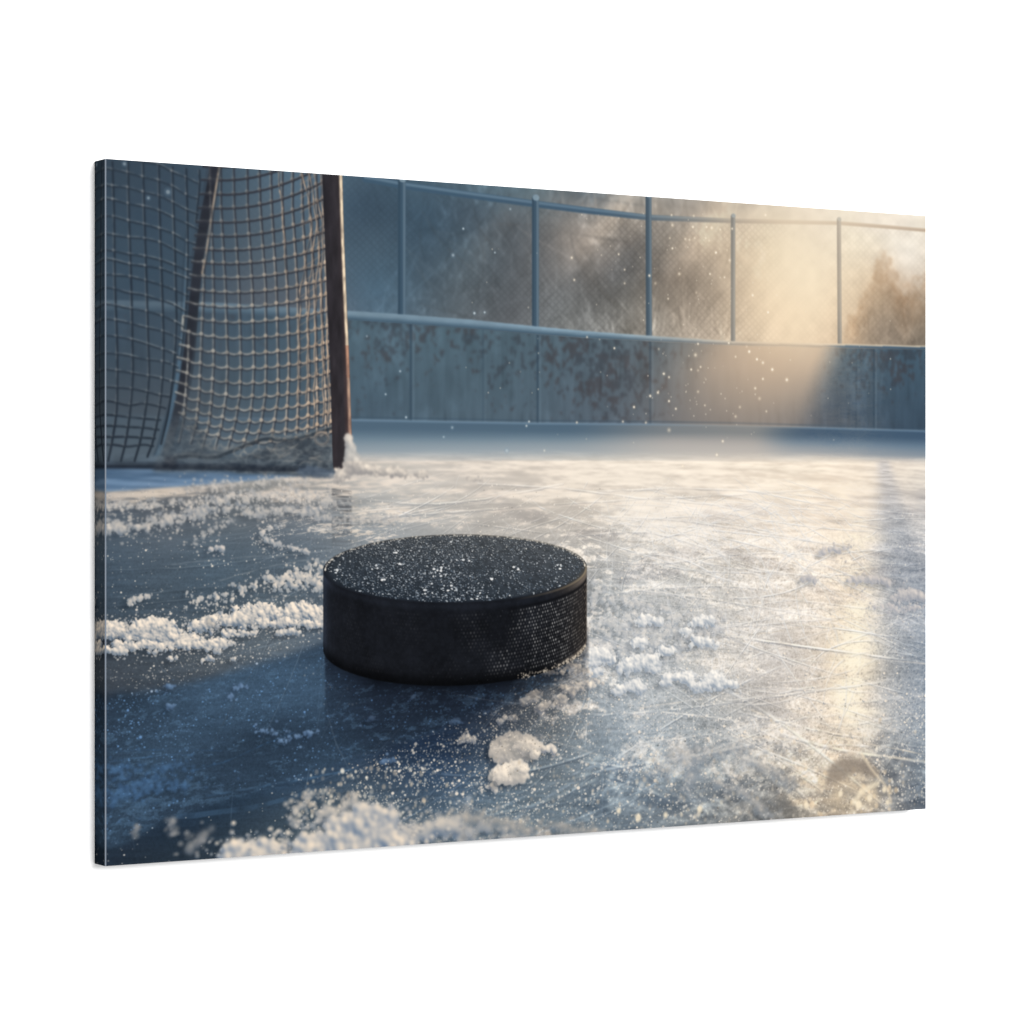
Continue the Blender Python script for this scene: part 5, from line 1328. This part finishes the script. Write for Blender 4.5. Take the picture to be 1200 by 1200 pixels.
def islands_cleaned(c):
    """melt specks of a few cells into what surrounds them"""
    c = c.copy()
    for _ in range(3):
        up = np.roll(c, 1, 0); up[0] = c[0]
        dn = np.roll(c, -1, 0); dn[-1] = c[-1]
        lf = np.roll(c, 1, 1); lf[:, 0] = c[:, 0]
        rt = np.roll(c, -1, 1); rt[:, -1] = c[:, -1]
        same = (up == c).astype(int) + (dn == c) + (lf == c) + (rt == c)
        c = np.where((same <= 1) & (up == dn), up, np.where((same <= 1) & (lf == rt), lf, c))
    return c
cells = islands_cleaned(cells)

def print_area(name, mask, parent):
    r, c = np.nonzero(mask)
    if len(r) == 0:
        return None
    W1 = GX + 1
    quad = np.stack([(r + 1) * W1 + c, (r + 1) * W1 + c + 1, r * W1 + c + 1, r * W1 + c], 1)
    used, inv = np.unique(quad, return_inverse=True)
    inv = inv.reshape(quad.shape)
    vr, vc = used // W1, used % W1
    co = np.stack([gx[vc], np.full(len(used), YF), gz[vr]], 1).astype(np.float32)
    me = bpy.data.meshes.new(name)
    nf = len(quad)
    me.vertices.add(len(used)); me.vertices.foreach_set('co', co.ravel())
    me.loops.add(nf * 4); me.loops.foreach_set('vertex_index', inv.ravel().astype(np.int32))
    me.polygons.add(nf)
    me.polygons.foreach_set('loop_start', np.arange(0, nf * 4, 4, dtype=np.int32))
    lay = me.uv_layers.new(name='print')
    uv = np.stack([gu[vc], gv[vr]], 1)[inv.ravel()].astype(np.float32)
    lay.data.foreach_set('uv', uv.ravel())
    me.materials.append(M_INK)
    me.update(calc_edges=True); me.validate()
    o = bpy.data.objects.new(name, me); COL.objects.link(o); o.parent = parent
    return o

def area(name, ids, parent, label=None):
    ids = ids if isinstance(ids, (list, tuple)) else [ids]
    o = print_area(name, np.isin(cells, ids), parent)
    if o is not None and label:
        o['label'] = label
    return o

def pieces(mask, least=60):
    """the connected pieces of a printed area; crumbs too small to part go to the ice"""
    todo = mask.copy(); out = []
    while todo.any():
        r0, c0 = np.argwhere(todo)[0]
        stack = [(int(r0), int(c0))]; todo[r0, c0] = False; got = []
        while stack:
            r, c = stack.pop(); got.append((r, c))
            for rr, cc in ((r + 1, c), (r - 1, c), (r, c + 1), (r, c - 1)):
                if 0 <= rr < GY and 0 <= cc < GX and todo[rr, cc]:
                    todo[rr, cc] = False; stack.append((rr, cc))
        out.append(np.array(got))
    return sorted((g for g in out if len(g) >= least), key=len, reverse=True)
HEAPS = ((L_HEAP_A, 'printed snow heap at the left edge of the canvas'), (L_HEAP_B, 'printed snow heap touching the puck'), (L_HEAP_C, 'blurred printed snow drift along the bottom edge'),
         (L_MOUND, 'printed snow banked against the goal post'), (L_CRUMB, 'printed snow lump on the sunny side of the puck'), (L_CRUMB + 1, 'small printed snow lump before the puck'))
heap_pieces = []
for lid, text in HEAPS:
    mk = cells == lid
    cells[mk] = L_ICE
    for g in pieces(mk):
        k = 200 + len(heap_pieces); cells[g[:, 0], g[:, 1]] = k; heap_pieces.append((k, text))
ice = area('printed_ice', L_ICE, canvas)
for k, text in heap_pieces:
    area('printed_snow_heap', k, ice, text)
trees = area('printed_treeline', L_TREES, canvas)
fence = area('printed_fence_rail', L_RAIL, canvas)
for k in range(len(FENCE_POSTS)):
    area('printed_fence_post', 100 + k, fence)
boards = area('printed_rink_boards', L_BOARD, canvas)
area('printed_board_cap', L_CAP, boards)
net = area('printed_goal_net', L_NET, canvas)
area('printed_goal_post', L_GPOST, net)
area('printed_goal_back_bar', L_GBAR, net)
area('printed_goal_base_bar', L_BASE, net)
puck = area('printed_puck', L_PUCK, canvas)

# --- wrapped edges: the print runs on, mirrored, round the four sides -------
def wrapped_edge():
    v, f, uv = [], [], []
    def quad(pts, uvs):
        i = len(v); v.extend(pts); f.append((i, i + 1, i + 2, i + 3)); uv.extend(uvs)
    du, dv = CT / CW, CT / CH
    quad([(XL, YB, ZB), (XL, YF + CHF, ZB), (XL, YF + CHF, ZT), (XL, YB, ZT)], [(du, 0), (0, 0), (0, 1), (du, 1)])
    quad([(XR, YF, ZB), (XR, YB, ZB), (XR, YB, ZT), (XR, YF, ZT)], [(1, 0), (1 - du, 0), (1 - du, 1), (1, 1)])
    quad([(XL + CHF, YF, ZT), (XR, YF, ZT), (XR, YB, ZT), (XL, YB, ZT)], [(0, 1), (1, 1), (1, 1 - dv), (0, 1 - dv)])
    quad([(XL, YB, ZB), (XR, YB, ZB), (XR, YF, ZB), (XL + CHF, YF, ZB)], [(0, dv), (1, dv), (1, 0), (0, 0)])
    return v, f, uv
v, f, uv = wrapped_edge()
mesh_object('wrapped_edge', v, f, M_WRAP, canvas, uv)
# the fold at the left, its edge highlight painted as a pale line
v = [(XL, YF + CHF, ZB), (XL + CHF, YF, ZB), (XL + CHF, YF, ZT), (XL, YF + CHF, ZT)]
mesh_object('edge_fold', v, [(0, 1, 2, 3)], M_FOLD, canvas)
# pine stretcher behind the cloth
sb = 0.030
v, f = [], []
for (x0, z0, x1, z1) in ((XL + .002, ZB + .002, XR - .002, ZB + sb), (XL + .002, ZT - sb, XR - .002, ZT - .002), (XL + .002, ZB + sb, XL + sb, ZT - sb), (XR - sb, ZB + sb, XR - .002, ZT - sb)):
    i = len(v)
    v += [(x, y, z) for z in (z0, z1) for y in (YF + .0015, YB - .001) for x in (x0, x1)]
    f += [tuple(i + k for k in q) for q in ((0, 2, 3, 1), (4, 5, 7, 6), (0, 1, 5, 4), (1, 3, 7, 5), (3, 2, 6, 7), (2, 0, 4, 6))]
mesh_object('stretcher_frame', v, f, M_WOOD, canvas)

# --- light: pale studio air and one large soft lamp high on the right --------
world = bpy.data.worlds.new('World'); SC.world = world; world.use_nodes = True
bg_ = world.node_tree.nodes['Background']
bg_.inputs['Color'].default_value = (1, 1, 1, 1); bg_.inputs['Strength'].default_value = WORLD
from mathutils import Vector
lamp = bpy.data.lights.new('softbox', 'AREA'); lamp.shape = 'RECTANGLE'; lamp.size = 4.4; lamp.size_y = 4.0; lamp.energy = LAMP; lamp.color = (1, 1, 1)
lo = bpy.data.objects.new('softbox', lamp); COL.objects.link(lo)
lo.location = (1.9, -7.2, ZC + 2.5)
lo.rotation_euler = (Vector((0, 0, ZC)) - Vector(lo.location)).to_track_quat('-Z', 'Y').to_euler()

# --- camera -------------------------------------------------------------------
th = math.radians(31.96)
cam = bpy.data.cameras.new('camera'); co = bpy.data.objects.new('camera', cam); COL.objects.link(co)
cam.sensor_width = 36; cam.lens = 36 * 3410 / 1200; cam.clip_start = 0.05; cam.clip_end = 100
co.location = (XL - 1.6893 * CH, YF - 3.7937 * CH, ZC + 0.00066 * CH)
co.rotation_euler = (math.radians(90), 0, -th)
SC.camera = co

SC.view_settings.view_transform = 'Standard'; SC.view_settings.look = 'None'
SC.view_settings.exposure = 0; SC.view_settings.gamma = 1; SC.view_settings.use_curve_mapping = False
SC.render.engine = 'CYCLES'
SC.cycles.max_bounces = 6
